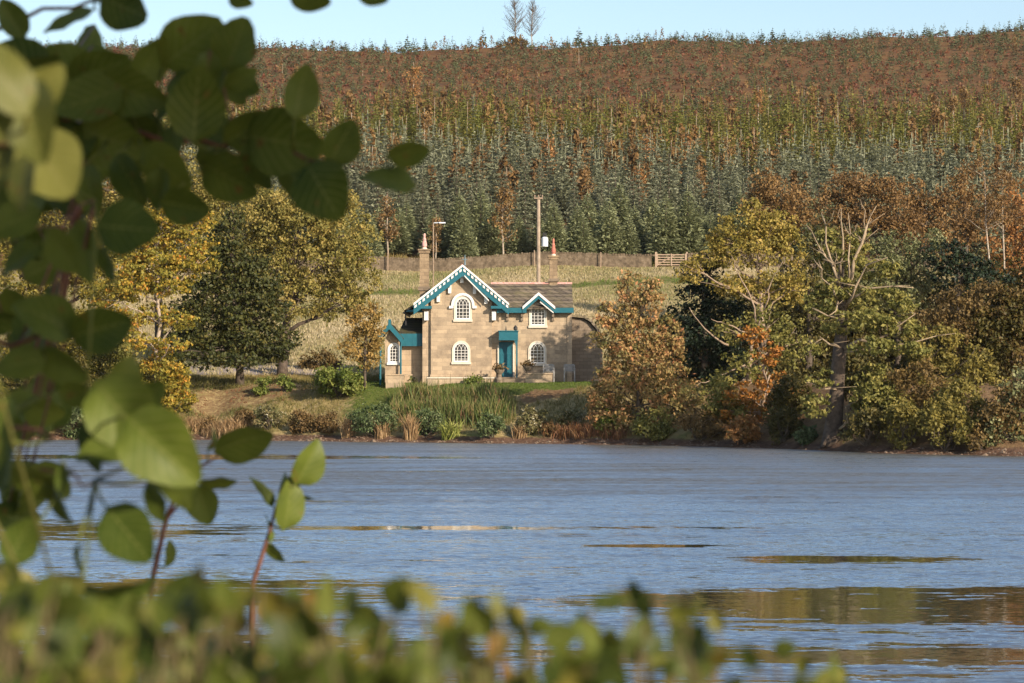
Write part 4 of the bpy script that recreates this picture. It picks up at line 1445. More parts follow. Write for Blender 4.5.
def stag(t, rg):
    trunk = MB()
    P = lambda a, b_, d=0: W(a, b_, SY + d)
    k = mpp(SY)
    tp = [P(832, 443), P(833, 432), P(835, 412), P(837, 395), P(838, 370), P(840, 348), P(842, 325), P(842, 300), P(840, 282), P(842, 266)]
    tp[0][2] = t.location[2] - 0.3
    trunk.tube(tp, np.array([12, 9.5, 8, 7.6, 7.2, 6.6, 5.6, 4.4, 3.4, 2.6]) * k, 12)
    for a, b_ in ((822, 445), (844, 446), (836, 448)):
        trunk.tube([P(835, 425), P((835 + a) / 2, 437), P(a, b_ + 2, -0.6)], np.array([5, 4, 1.5]) * k, 7)
    trunk.build('trunk', M['oakbark'], t, True)
    for pl, r in (([(841, 292), (834, 268), (827, 243), (825, 226), (821, 211)], 2.3), ([(840, 275), (841, 255), (842, 238), (841, 222), (842, 209)], 2.0),
                  ([(846, 290), (856, 262), (862, 243), (868, 228), (868, 216), (874, 206)], 2.8), ([(828, 262), (822, 250), (817, 243), (812, 232)], 1.4), ([(848, 285), (849, 258), (850, 235), (848, 214)], 1.6),
                  ([(860, 250), (866, 236), (864, 222), (866, 212)], 1.3), ([(836, 272), (829, 262), (824, 258)], 1.2), ([(838, 300), (832, 288), (822, 280), (818, 268)], 1.8)):
        mb = MB()
        p = np.array([P(a, b_, rg.normal(-0.8, .25)) for a, b_ in pl])
        p = np.vstack([p[:1] * 1.0, np.repeat((p[:-1] + p[1:]) / 2, 1, 0)[:1], p[1:]])
        p[1:] += rg.normal(0, 0.07, (len(p) - 1, 3))
        p[0] = P(*pl[0])
        mb.tube(p, np.linspace(r * 0.85, 0.35, len(p)) * k, 7)
        for q in range(4):
            i = rg.integers(1, len(p))
            d = np.array((rg.normal(0, .5), rg.normal(0, .3), rg.uniform(.2, .8)))
            mb.tube([p[i], p[i] + d * 0.5, p[i] + d + (rg.normal(0, .1), 0, 0)], np.array([0.6, 0.4, 0.15]) * k, 5)
        mb.build('dead_limb', M['deadwood'], t, True)
    for pl, r in (([(844, 310), (856, 285), (868, 268), (880, 262), (890, 257)], 2.0), ([(843, 350), (858, 341), (872, 338), (886, 333), (900, 324), (913, 317)], 2.6), ([(840, 348), (830, 344), (822, 340), (812, 343)], 2.0),
                  ([(843, 352), (862, 348), (885, 345), (910, 345), (935, 335)], 2.2), ([(846, 300), (870, 288), (892, 284), (914, 290)], 1.8), ([(838, 430), (848, 420), (846, 408), (858, 400)], 1.8),
                  ([(838, 300), (836, 310), (826, 314), (814, 306)], 1.4), ([(838, 390), (824, 388), (810, 384)], 1.5)):
        mb = MB()
        p = np.array([P(a, b_, -1.0 - 0.25 * i) for i, (a, b_) in enumerate(pl)])
        p = np.vstack([p[:1] * 1.0, np.repeat((p[:-1] + p[1:]) / 2, 1, 0)[:1], p[1:]])
        p[1:] += rg.normal(0, 0.07, (len(p) - 1, 3))
        p[0] = P(*pl[0])
        mb.tube(p, np.linspace(r * 0.85, 0.4, len(p)) * k, 7)
        for q in range(5):
            i = rg.integers(1, len(p))
            d = np.array((rg.normal(0, .6), rg.normal(0, .4), rg.uniform(-.1, .5)))
            mb.tube([p[i], p[i] + d * 0.5, p[i] + d], np.array([0.6, 0.4, 0.15]) * k, 4)
        mb.build('limb', M['deadwood'], t, True)


rg = np.random.default_rng(27)
bx = hx(833, SY)
st_ = thing('stag_headed_oak', (bx, SY, G(bx, SY)), 'old oak with bare bleached antler branches and thick trunk at the water edge', 'tree')
stag(st_, rg)
mbl, _ = crown_leaves(rg, [(862, 320, 24, 13, -2), (885, 324, 24, 12, -1.5), (835, 322, 18, 14, -.5), (905, 330, 14, 9, -2), (868, 347, 28, 9, -2.2), (812, 350, 12, 6, -2), (870, 297, 26, 13, -.5), (897, 305, 18, 11, -1.5),
                          (818, 300, 16, 16, -.3), (862, 268, 18, 14, .6), (885, 270, 16, 10, -.5), (866, 372, 18, 8, -1.2), (872, 392, 28, 15, -1.5), (893, 405, 18, 12, -1.5), (872, 408, 14, 9, -1.8), (818, 378, 14, 10, -1.2),
                          (815, 405, 16, 14, -1), (835, 290, 14, 12, -.6), (845, 250, 14, 16, -.3), (862, 240, 12, 14, .3), (828, 240, 12, 14, -.2), (900, 350, 22, 9, -2), (830, 265, 14, 16, 1)],
                      SY, 0.17, 5.0, 0.5, 0.24)
mbl.build('crown', M['oakolive'], st_)

tree('willow_tree', 'olive yellow willow thicket at the shore right of the stag-headed oak', 'tree', 136,
     [(905, 400, 30, 30), (935, 380, 34, 34), (960, 410, 30, 30), (915, 430, 34, 16), (955, 435, 34, 14), (885, 430, 20, 14), (930, 345, 30, 22), (970, 370, 26, 30), (990, 400, 26, 34)],
     (925, 3, 930, 380), 'willow', 'bark', 0.16, 3.0, 28, sub=0.24)
tree('willow_tree', 'grey green willow bush at the right edge of the far shore', 'tree', 124,
     [(1005, 420, 24, 22), (1020, 395, 20, 26), (990, 440, 16, 14), (1022, 440, 22, 16), (1040, 400, 26, 36)],
     (1010, 2.5, 1010, 400), 'greywillow', 'bark', 0.15, 3.2, 29, sub=0.24)
tree('willow_tree', 'brown feathery willow above the olive thicket near the right edge', 'tree', 146,
     [(950, 310, 36, 22), (985, 300, 36, 22), (1020, 310, 36, 26), (930, 325, 28, 18), (970, 335, 34, 22), (1010, 345, 34, 26), (1040, 330, 40, 40)],
     (975, 3.5, 975, 320), 'brownwillow', 'bark', 0.15, 2.8, 30, sub=0.24)
tree('willow_tree', 'pale grey green willow behind the dead branches of the oak', 'tree', 160,
     [(900, 250, 26, 24), (880, 265, 26, 24), (920, 270, 26, 22), (870, 290, 24, 20), (905, 295, 26, 20), (930, 245, 18, 16)],
     (898, 3.5, 898, 280), 'greywillow', 'bark', 0.16, 2.6, 31, sub=0.24)
tree('broadleaf_tree', 'olive green tree in the dark gap between the two oaks', 'tree', 158,
     [(805, 270, 26, 24), (815, 310, 26, 26), (800, 350, 26, 28), (825, 240, 24, 20), (810, 385, 30, 24), (850, 300, 30, 30, 2)],
     (808, 4, 808, 290), 'understory', 'bark', 0.19, 2.6, 32)
tree('broadleaf_tree', 'dark evergreen shrub below the white stemmed birches at right', 'tree', 158,
     [(945, 255, 24, 16), (970, 265, 22, 16), (990, 280, 24, 18), (955, 280, 26, 16)],
     (958, 3.5, 958, 270), 'holly', 'bark', 0.19, 2.6, 33)
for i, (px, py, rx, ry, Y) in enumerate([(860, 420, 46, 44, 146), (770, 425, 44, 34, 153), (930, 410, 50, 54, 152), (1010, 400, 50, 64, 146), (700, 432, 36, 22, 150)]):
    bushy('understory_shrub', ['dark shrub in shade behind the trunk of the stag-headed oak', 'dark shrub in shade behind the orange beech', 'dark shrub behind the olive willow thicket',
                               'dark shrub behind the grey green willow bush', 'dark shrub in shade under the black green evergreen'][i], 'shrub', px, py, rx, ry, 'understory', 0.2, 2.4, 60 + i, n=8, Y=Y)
for i, (px, py, rx, ry, mt, lab) in enumerate([
        (655, 438, 26, 16, 'oakolive', 'olive shrub hanging over the shore below the hawthorn'), (700, 440, 28, 18, 'brownshrub', 'brown shrub at the water edge between hawthorn and orange beech'),
        (745, 442, 24, 14, 'rust', 'low rusty shrub at the water edge below the orange beech'), (782, 443, 24, 20, 'understory', 'dark shrub at the water edge left of the thick oak trunk'),
        (870, 446, 26, 22, 'understory', 'dark shrub at the water edge right of the thick oak trunk'), (905, 448, 26, 26, 'willow', 'olive shrub at the water edge below the olive willow thicket'),
        (945, 450, 30, 28, 'willow', 'olive brown shrub at the water edge left of the grey green willow'), (985, 450, 20, 16, 'brownwillow', 'brown shrub at the foot of the grey green willow'),
        (806, 444, 14, 10, 'greybush', 'small grey green shrub beside the thick oak trunk'), (722, 430, 24, 30, 'oakolive', 'olive shrub behind the orange beech near the shore'),
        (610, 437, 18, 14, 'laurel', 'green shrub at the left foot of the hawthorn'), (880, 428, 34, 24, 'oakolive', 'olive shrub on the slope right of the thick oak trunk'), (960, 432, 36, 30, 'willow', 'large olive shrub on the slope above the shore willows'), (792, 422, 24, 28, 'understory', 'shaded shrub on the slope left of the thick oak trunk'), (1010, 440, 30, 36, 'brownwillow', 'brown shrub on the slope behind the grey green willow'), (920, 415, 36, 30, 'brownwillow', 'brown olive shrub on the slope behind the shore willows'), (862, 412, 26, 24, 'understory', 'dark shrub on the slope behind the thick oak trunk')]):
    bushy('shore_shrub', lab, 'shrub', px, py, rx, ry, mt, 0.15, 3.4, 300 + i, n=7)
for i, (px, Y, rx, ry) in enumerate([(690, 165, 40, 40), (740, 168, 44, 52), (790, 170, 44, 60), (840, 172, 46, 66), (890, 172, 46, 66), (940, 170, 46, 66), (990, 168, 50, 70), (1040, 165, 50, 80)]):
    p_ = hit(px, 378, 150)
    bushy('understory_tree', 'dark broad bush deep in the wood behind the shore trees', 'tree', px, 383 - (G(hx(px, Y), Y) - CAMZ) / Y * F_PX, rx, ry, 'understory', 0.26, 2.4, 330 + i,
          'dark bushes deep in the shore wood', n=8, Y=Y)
# brown woods behind
for i, (px, Y, blobs, mt, lab) in enumerate([
        (862, 195, [(862, 200, 38, 26), (835, 215, 26, 24), (895, 215, 26, 26), (862, 235, 42, 26), (850, 185, 24, 16), (885, 190, 22, 16), (905, 240, 24, 22)], 'birchrust', 'broad rust brown tree behind the dead branches of the oak'),
        (780, 204, [(780, 195, 30, 18), (760, 205, 22, 18), (800, 205, 22, 20), (780, 220, 34, 20), (765, 180, 18, 12)], 'birchrust', 'low rust brown tree behind the golden topped oak'),
        (925, 200, [(915, 195, 14, 22), (925, 215, 22, 24), (935, 240, 22, 24), (945, 205, 14, 18)], 'birchrust', 'narrow rust brown tree right of the broad one'),
        (1015, 185, [(1015, 205, 20, 24), (1030, 230, 26, 30), (1005, 250, 24, 24), (1018, 275, 30, 20)], 'rust', 'brown tree at the right edge behind the birches'),
        (965, 205, [(960, 190, 16, 20), (975, 215, 24, 24), (955, 235, 22, 22)], 'birchrust', 'rust brown tree behind the white stemmed birches')]):
    tree('birch_tree', lab, 'tree', Y, blobs, (px, 3, px, blobs[0][1] + 10), mt, 'bark', 0.19, 2.6, 70 + i, sub=0.28)


def pale_birch(px, Y, top, bend, lab, seed):
    rg = np.random.default_rng(seed)
    x = hx(px, Y)
    t = thing('birch_tree', (x, Y, G(x, Y)), lab, 'tree')
    k = mpp(Y)
    p = np.array([(x + bend * 0.9, Y, G(x, Y) - .2), (x + bend, Y, hz(262, Y)), (x + bend * 0.3, Y, hz(235, Y)), (x, Y, hz(215, Y)), (x - bend * .2, Y, hz(top, Y))])
    mb = MB()
    mb.tube(p, np.array([1.1, 0.95, 0.8, 0.6, 0.2]) * k, 7)
    ends = []
    for q in range(14):
        i = rg.uniform(2.0, 4)
        a = p[int(i)] + (p[min(4, int(i) + 1)] - p[int(i)]) * (i % 1)
        d = np.array((rg.normal(0, 1), rg.normal(0, 1), rg.uniform(.4, 1.4)))
        e = a + d * rg.uniform(.7, 1.4)
        mb.tube(curve(rg, a, e, 4, 0.06), np.array([0.5, 0.35, .25, 0.12]) * k, 4)
        ends.append(e)
    mb.build('trunk', M['birchbark'], t, True)
    bl = [(512 + (e[0] / Y) * F_PX, 383 - (e[2] - CAMZ) / Y * F_PX, 11, 9, e[1] - Y) for e in ends]
    mbl, _ = crown_leaves(rg, bl, Y, 0.13, 1.0, 0.8, 0.26)
    mbl.build('crown', M['birchrust'], t)


pale_birch(986, 172, 172, 0.25, 'slender birch with a white bent trunk at the right of the wood', 81)
pale_birch(1003, 174, 182, 0.1, 'slender birch with a thin white trunk nearest the right edge', 82)

# ------------------------------------------------------------------ bank grasses and reeds


def blades(rg, n, x, Y, spread, h, w, lean=0.25, base=None, droop=0.3):
    mb = MB()
    bx_ = x + rg.normal(0, spread, n)
    by_ = Y + rg.normal(0, spread * 0.7, n)
    bz_ = ground(bx_, by_) - 0.05
    H = h * (0.55 + 0.6 * rg.random(n))
    d = np.stack([rg.normal(0, lean, n), rg.normal(0, lean, n), np.ones(n)], -1)
    d = d / np.linalg.norm(d, axis=1, keepdims=True)
    a = np.stack([bx_, by_, bz_], -1)
    m_ = a + d * (H * 0.55)[:, None]
    dd = d.copy()
    dd[:, :2] *= 2.2
    dd[:, 2] -= droop
    e = m_ + dd * (H * 0.45)[:, None]
    th = rg.random(n) * math.pi
    wv = np.stack([np.cos(th), np.sin(th), np.zeros(n)], -1) * w
    V = np.stack([a - wv * .6, a + wv * .6, m_ + wv, m_ - wv, e], 1).reshape(-1, 3)
    t = np.repeat(np.clip(rg.random(n), 0, 1), 5).reshape(n, 5)
    b0 = np.arange(n)[:, None] * 5
    mb.add(V, [], t.ravel())
    mb.Fc[-1] = np.concatenate([b0 + np.array([[0, 1, 2, 3]])]) + (mb.n - len(V))
    mb.Fc.append(np.concatenate([b0 + np.array([[3, 2, 4]])]) + (mb.n - len(V)))
    return mb


def clump(name, lab, cat, px, py, n, spread, h, w, mt, seed, group=None, lean=0.25, droop=0.3):
    rg = np.random.default_rng(seed)
    p = hit(px, py)
    mb = blades(rg, n, p[0], p[1], spread, h, w, lean, droop=droop)
    o = mb.build(name, M[mt])
    o.data.transform(Matrix.Translation(-Vector(p)))
    o.location = p
    tag(o, lab, cat, group)
    return o


rg = np.random.default_rng(90)
for i in range(16):
    px = 404 + (i % 8) * 13 + rg.uniform(-4, 4)
    py = 421 - (i // 8) * 15 + rg.uniform(-3, 3)
    clump('reed_clump', 'tall reed clump with reddish tops on the bank below the cottage', 'reeds', px, py, 260, 0.45, 1.45, 0.022, 'reed', 100 + i, 'tall reeds below the cottage', 0.13, 0.12)
for i in range(9):
    px = 172 + i * 8.5 + rg.uniform(-3, 3)
    clump('grass_tussock', 'tan grass tussock on the bank below the golden tree', 'grass tussock', px, 433 + rg.uniform(-4, 3), 170, 0.35, 1.05, 0.02, 'tangrass', 130 + i, 'tan tussocks at the left of the bank', 0.22, 0.35)
for i in range(10):
    px = 553 + i * 7.5 + rg.uniform(-3, 3)
    clump('grass_tussock', 'red brown grass tussock at the water edge left of the hawthorn', 'grass tussock', px, 438 + rg.uniform(-2, 2), 120, 0.22, 0.95, 0.018, 'redgrass', 150 + i, 'red brown tussocks near the hawthorn', 0.16, 0.25)
for i, (px, py, h, lab) in enumerate([(382, 439, 1.3, 'upright tan grass tussock in front of the grey green bush'), (410, 440, 1.75, 'taller tan grass tussock left of the lime green iris'),
                                      (348, 437, 1.35, 'leaning tan grass tussock left of the grey green bush'), (520, 439, 0.9, 'short tan grass tussock right of the lime green iris')]):
    clump('grass_tussock', lab, 'grass tussock', px, py, 260, 0.17, h, 0.02, 'tangrass', 170 + i, None, 0.15, 0.25)
clump('iris_clump', 'spiky lime green iris clump at the water edge below the reeds', 'plant', 450, 439, 110, 0.2, 1.5, 0.04, 'iris', 175, None, 0.33, 0.5)


def tufts(name, n, xr, yr, h, w, mt, mask=None, seed=1, blades_per=4):
    rg = np.random.default_rng(seed)
    x = rg.uniform(*xr, n)
    y = rg.uniform(*yr, n)
    keep = np.ones(n, bool)
    if mask is not None:
        keep = mask(x, y, rg)
    x, y = x[keep], y[keep]
    n = len(x) * blades_per
    x = np.repeat(x, blades_per) + rg.normal(0, h * 0.3, n)
    y = np.repeat(y, blades_per) + rg.normal(0, h * 0.3, n)
    a = np.stack([x, y, ground(x, y) - 0.03], -1)
    cl = 0.5 + 0.25 * np.sin(x * 0.35 + 1.3 * np.sin(y * 0.11)) + 0.25 * np.sin(x * 0.12 - y * 0.23)
    H = h * (0.4 + 0.9 * rg.random(n))
    d = np.stack([rg.normal(0, .35, n), rg.normal(0, .35, n), np.ones(n)], -1)
    th = rg.random(n) * math.pi
    wv = np.stack([np.cos(th), np.sin(th), np.zeros(n)], -1) * w
    V = np.stack([a - wv, a + wv, a + d * H[:, None]], 1).reshape(-1, 3)
    mb = MB()
    mb.add(V, np.arange(3 * n).reshape(n, 3), np.repeat(np.clip(cl * 0.55 + rg.random(n) * 0.5 - 0.05, 0, 1), 3))
    o = mb.build(name, M[mt])
    tag(o, None, None, None, 'stuff')
    return o


lawn_of = lambda x, y: zone_masks(x, y)[0]
tufts('bank_grass', 34000, (-36, 12), (146, 176), 0.30, 0.02, 'bankgrass', lambda x, y, r: (y - shore(x) > 1.9) & (lawn_of(x, y) < 0.4) & (zone_masks(x, y)[1] < 0.5) & (np.abs(x + .8) > 0), 1)
tufts('lawn', 30000, (-13, 12), (154, 168), 0.10, 0.016, 'lawnblade', lambda x, y, r: lawn_of(x, y) > r.uniform(0.15, 0.9, len(x)), 2)
tufts('field_grass', 52000, (-46, 40), (176, 254), 0.26, 0.05, 'fieldgrass', lambda x, y, r: lawn_of(x, y) < 0.3, 3)
tufts('green_field_strip', 6000, (-30, 40), (226, 246), 0.3, 0.04, 'lawnblade', lambda x, y, r: (lawn_of(x, y) > 0.35) & (r.random(len(x)) < 0.5), 4)
tufts('fallen_leaves', 3000, (-26, -8), (157, 172), 0.08, 0.07, 'redgrass', lambda x, y, r: zone_masks(x, y)[1] > 0.45, 6, 2)

rg = np.random.default_rng(95)
mb = MB()
oct_f = np.array([[0, 2, 4], [2, 1, 4], [1, 3, 4], [3, 0, 4], [2, 0, 5], [1, 2, 5], [3, 1, 5], [0, 3, 5]])
for q in range(1500):
    x = rg.uniform(-34, 26)
    y = float(shore(x)) + rg.uniform(-0.3, 1.3)
    r = rg.uniform(.03, .12) * (1 + (rg.random() < .04))
    V = np.array([(1, 0, 0), (-1, 0, 0), (0, 1, 0), (0, -1, 0), (0, 0, .6), (0, 0, -.6)]) * r * rg.uniform(.6, 1.3, (6, 1))
    mb.add(V + (x, y, G(x, y)), oct_f, rg.random())
tag(mb.build('shore_stones', mat_noisy('shore_stone', (0.07, 0.05, 0.035), (0.24, 0.17, 0.12), 1.5, 0.9, 0.2)), None, None, None, 'stuff')

# ------------------------------------------------------------------ the plantation on the hill


def conifer_arrays(rg, H, R, n, droop=0.1, base=0.08, layered=True, wide=0.3, lead=0.045, fine_=1.0):
    """needle sprays of one conifer about its own origin"""
    z = 1 - np.sqrt(rg.random(n))
    if layered:
        lv = max(4, int(H / 0.5))
        z = (np.floor(z * lv) + 0.5 + rg.normal(0, 0.16, n)) / lv
    z = np.clip(z, 0.0, 1.0)
    rmax = R * ((1 - z) ** 0.85 if layered else (1 - z ** 1.7) ** 0.8) * (0.75 + 0.25 * np.sin(rg.integers(0, 7, n) * 1.9 + np.floor(z * 9) * 2.3))
    rho = rmax * (0.35 + 0.65 * rg.random(n) ** 0.6)
    th = rg.random(n) * 2 * math.pi
    c = np.stack([rho * np.cos(th), rho * np.sin(th), H * (base + (1 - base) * z) - droop * rho], -1)
    L = unit(np.stack([np.cos(th) + rg.normal(0, .35, n), np.sin(th) + rg.normal(0, .35, n), rg.normal(0.12, 0.35, n)], -1))
    nrm = unit(np.stack([rg.normal(0, .5, n), rg.normal(0, .5, n), np.ones(n)], -1))
    s = R * 0.17 * fine_ * (0.6 + 0.7 * rg.random(n)) * (1 - 0.45 * z) + 0.04
    t = rg.random(n) * 0.7 + 0.3 * z * 0.3 + 0.1
    # leader
    k = 4
    c2 = np.zeros((k, 3))
    c2[:, 2] = H * np.linspace(0.92, 1.03, k)
    c = np.vstack([c, c2])
    L = np.vstack([L, np.tile((0.05, 0, 1.0), (k, 1))])
    nrm = np.vstack([nrm, unit(rg.normal(0, 1, (k, 3)) * (1, 1, 0.05))])
    s = np.concatenate([s, np.full(k, H * lead)])
    t = np.concatenate([t, np.full(k, 0.6)])
    return c, L, nrm, s, s * wide * np.where(np.arange(len(s)) >= n, 0.35, 1.35), t


def conifer_thing(mt, H, R, n, seed, label, group, **kw):
    rg = np.random.default_rng(seed)
    t = thing('conifer_tree', (0, 0, 0), label, 'tree', group)
    mb = MB()
    c, L, nrm, a, b_, tt = conifer_arrays(rg, H, R, n, **kw)
    cards(mb, c, L, nrm, a, b_, tt)
    mb.build('crown', M[mt], t)
    mb = MB()
    mb.tube([(0, 0, -0.4), (0, 0, H * 0.5), (0, 0, H * 0.97)], [H * 0.018, H * 0.012, 0.02], 6)
    mb.build('trunk', M['bark'], t)
    return t


LAB_P = 'bushy green pine in the front row of the plantation along the field wall'
LAB_S = 'blue green spruce in the lower rows of the hillside plantation'
protoP = [conifer_thing('pine', 5.6 + .5 * i, 1.85 + .12 * i, 3200, 200 + i, LAB_P, 'pines along the foot of the plantation', layered=False, base=0.03, droop=-0.05, wide=0.34, fine_=0.72) for i in range(4)]
protoS = [conifer_thing('spruce', 7.0 + .6 * i, 1.55 + .1 * i, 2100, 210 + i, LAB_S, 'spruces in the lower plantation', base=0.05, droop=0.22, fine_=0.72) for i in range(4)]


def birch_proto(H, R, n, seed, mt='birchrust'):
    rg = np.random.default_rng(seed)
    t = thing('birch_tree', (0, 0, 0), 'rust orange birch with a pale stem among the plantation conifers', 'tree', 'birches among the plantation conifers')
    mb = MB()
    p = curve(rg, (0, 0, -.4), (rg.normal(0, .15), 0, H * 0.97), 7, 0.012)
    mb.tube(p, np.linspace(0.11, 0.02, 7) * H / 7, 6)
    c = []
    for q in range(26):
        i = rg.uniform(2.0, 6)
        a = p[int(i)]
        z = a[2] / H
        r = R * (1.15 - z) * rg.uniform(.5, 1.0)
        th = rg.random() * 6.283
        e = a + np.array((r * math.cos(th), r * math.sin(th), r * rg.uniform(.5, 1.3)))
        mb.tube(curve(rg, a, e, 4, 0.05), np.linspace(0.03, 0.01, 4), 4)
        m_ = max(8, n // 26)
        u = rg.uniform(.3, 1.1, (m_, 1))
        c.append(a + (e - a) * u + rg.normal(0, R * 0.17, (m_, 3)))
    mb.build('trunk', M['birchbark'], t, True)
    c = np.vstack(c)
    n = len(c)
    mb = MB()
    s = 0.12 * (0.6 + 0.8 * rg.random(n)) * (H / 7) ** 0.5
    cards(mb, c, unit(rg.normal(0, 1, (n, 3)) - (0, 0, .4)), unit(rg.normal(0, 1, (n, 3))), s, s * 0.65, rg.random(n))
    mb.build('crown', M[mt], t)
    return t


protoB = [birch_proto(6.5 + i * .7, 1.5 + .1 * i, 1000, 220 + i, 'birchrust' if i < 3 else 'rust') for i in range(4)]

def fbm_(x, y):
    return math.sin(x * 0.06 + 1.3) + math.sin(y * 0.045 + x * 0.02)


rg = np.random.default_rng(300)
used = set()


def place(protos, i, x, y, sc):
    src = protos[i]
    loc = (x, y, G(x, y))
    if id(src) not in used:
        used.add(id(src))
        src.location = loc
        src.rotation_euler = (0, 0, rg.random() * 6.28)
        src.scale = (sc, sc, sc)
        return src
    return copy_tree(src, loc, rg.random() * 6.28, sc)


# big birch behind the house roof and its fellows, placed by eye
spots_b = [(503, 259, 1.25, 0), (388, 262, 1.0, 1), (436, 258.5, 0.7, 2), (585, 300, 1.0, 0), (640, 296, .9, 3), (372, 300, 1.2, 1), (480, 310, 1.0, 2), (548, 318, 1.1, 3), (770, 290, 1.1, 0), (700, 310, .9, 1)]
keep_out = []
for px, Y, s, i in spots_b:
    x = hx(px, Y)
    place(protoB, i, x, Y, s)
    keep_out.append((x, Y))
for q in range(46):
    Y = rg.uniform(325, 452)
    x = rg.uniform(hx(330, Y), hx(1040, Y))
    if fbm_(x, Y) < -0.1:
        continue
    place(protoB, rg.integers(4), x, Y, rg.uniform(.85, 1.35))
n_ind = 0
rows = [(259.5, 2.9), (263.0, 3.0), (267, 3.0), (271.5, 3.1), (276.5, 3.2), (282, 3.2), (288, 3.3)]
for r_i, (Y, dx) in enumerate(rows):
    x = hx(330, Y) + rg.uniform(0, dx)
    x1 = hx(835, Y)
    while x < x1 and n_ind < 215:
        xx, yy = x + rg.normal(0, 0.5), Y + rg.normal(0, 0.9)
        if all((xx - a) ** 2 + (yy - b_) ** 2 > 3.0 for a, b_ in keep_out) and rg.random() > 0.06:
            if r_i < 3:
                place(protoP, rg.integers(4), xx, yy, rg.uniform(.72, 1.08))
            else:
                place(protoS, rg.integers(4), xx, yy, rg.uniform(.75, 1.1))
            n_ind += 1
        x += dx * rg.uniform(0.8, 1.25)


def forest(name, mt, spec, seed, trunkmat=None):
    """one mass of far trees; spec yields (x, y, H, R, n)"""
    rg = np.random.default_rng(seed)
    mb = MB()
    Cs, Ls, Ns, As, Bs, Ts = [], [], [], [], [], []
    for x, y, H, R, n, kind in spec:
        if kind == 'c':
            c, L, nrm, a, b_, t = conifer_arrays(rg, H, R, n, wide=0.42, droop=0.15, base=0.05, layered=H > 4, lead=0.045 if H > 4 else 0.02)
            a, b_ = a * 1.2, b_ * 1.2
        else:
            c = np.stack([rg.normal(0, R * .45, n), rg.normal(0, R * .45, n), H * (0.25 + 0.75 * rg.random(n) ** .8)], -1)
            c[:, :2] *= (1.25 - c[:, 2:] / H)
            L, nrm = unit(rg.normal(0, 1, (n, 3)) + (0, 0, .5)), unit(rg.normal(0, 1, (n, 3)))
            a = R * 0.2 * (0.6 + .8 * rg.random(n))
            b_ = a * 0.6
            t = rg.random(n)
        c = c + (x, y, G(x, y))
        tv = rg.random()
        Cs.append(c); Ls.append(L); Ns.append(nrm); As.append(a); Bs.append(b_); Ts.append(t * 0.6 + tv * 0.45 - 0.03)
    cards(mb, np.vstack(Cs), np.vstack(Ls), np.vstack(Ns), np.concatenate(As), np.concatenate(Bs), np.concatenate(Ts))
    o = mb.build(name, M[mt])
    return tag(o, None, None, None, 'stuff')


def fbm(x, y):
    return (np.sin(x * 0.11 + 1.7 * np.sin(y * 0.05)) + np.sin(x * 0.043 - y * 0.06 + 2) + 0.7 * np.sin(x * 0.21 + y * 0.13)) / 2.7


sp_spruce, sp_larch, sp_young, sp_birch, sp_brk = [], [], [], [], []
Y = 262.0
while Y < 703:
    half0, half1 = hx(20, Y), hx(1075, Y)
    t = (Y - 260) / 440.0
    dx = 2.5 + 1.5 * t
    x = half0 + rg.uniform(0, dx)
    while x < half1:
        xx, yy = x + rg.normal(0, 0.7), Y + rg.normal(0, 1.0)
        px = 512 + xx / yy * F_PX
        f = float(fbm(xx, yy))
        u = rg.random()
        if yy < 292 and 330 < px < 835:
            x += dx
            continue
        if yy < 292 and not (-1e9 < px < 330 or px > 835):
            pass
        zone = yy + 22 * f + (px - 512) * 0.02
        if zone < 352:
            if u < 0.80:
                H = rg.uniform(5.0, 8.6)
                sp_spruce.append((xx, yy, H, H * 0.21, 300, 'c'))
            elif u < 0.86 or (f > 0.45 and u < 0.95):
                H = rg.uniform(5, 7.5)
                sp_birch.append((xx, yy, H, H * 0.26, 130, 'b'))
        elif zone < 445:
            if u < 0.66:
                H = rg.uniform(5.0, 8.0)
                sp_larch.append((xx, yy, H, H * 0.2, 190, 'c'))
            elif u < 0.72:
                H = rg.uniform(4, 7)
                sp_spruce.append((xx, yy, H, H * 0.2, 190, 'c'))
            elif u < (0.80 if f < 0.2 else 0.93):
                H = rg.uniform(4.5, 7.5)
                sp_birch.append((xx, yy, H, H * 0.27, 110, 'b'))
        else:
            dens = 0.74 + 0.25 * f + (0.22 if yy > 640 and px > 620 else 0)
            if u < dens:
                H = rg.uniform(1.6, 3.3) * (1.0 + (0.25 if yy > 600 else 0))
                sp_young.append((xx, yy, H, H * 0.36, 70, 'c'))
            elif u < dens + 0.05:
                H = rg.uniform(2, 4)
                sp_birch.append((xx, yy, H, H * 0.3, 50, 'b'))
        if zone > 400 and rg.random() < 0.75:
            sp_brk.append((xx + rg.normal(0, 1.5), yy + rg.normal(0, 1.5), rg.uniform(.7, 1.5), rg.uniform(.9, 1.7), 16, 'b'))
        x += dx * rg.uniform(0.75, 1.25)
    Y += 2.7 + 2.6 * t
print('forest', len(sp_spruce), len(sp_larch), len(sp_young), len(sp_birch), len(sp_brk))
forest('spruce_plantation', 'spruce', sp_spruce, 401)
forest('larch_plantation', 'larch', sp_larch, 402)
forest('young_conifers', 'youngfir', sp_young, 403)
forest('birch_wood', 'birchrust', sp_birch, 404)
forest('bracken', 'bracken', sp_brk, 405)
# pale thin stems in the middle band
mb = MB()
for x, y, H, R, n, kind in sp_larch[::14] + sp_birch[::10]:
    z = G(x, y)
    dxs = rg.normal(0, .1)
    mb.tube([(x + 0.4, y - R * 0.7, z), (x + .4 + dxs, y - R * .5, z + H * rg.uniform(.5, .95))], [0.055, 0.03], 3, None, False)
tag(mb.build('sapling_stems', M['polewood']), None, None, None, 'stuff')
tufts('wood_edge_fern', 5000, (-46, 46), (256, 262), 0.7, 0.07, 'bankgrass', None, 7, 4)

# trees on the skyline


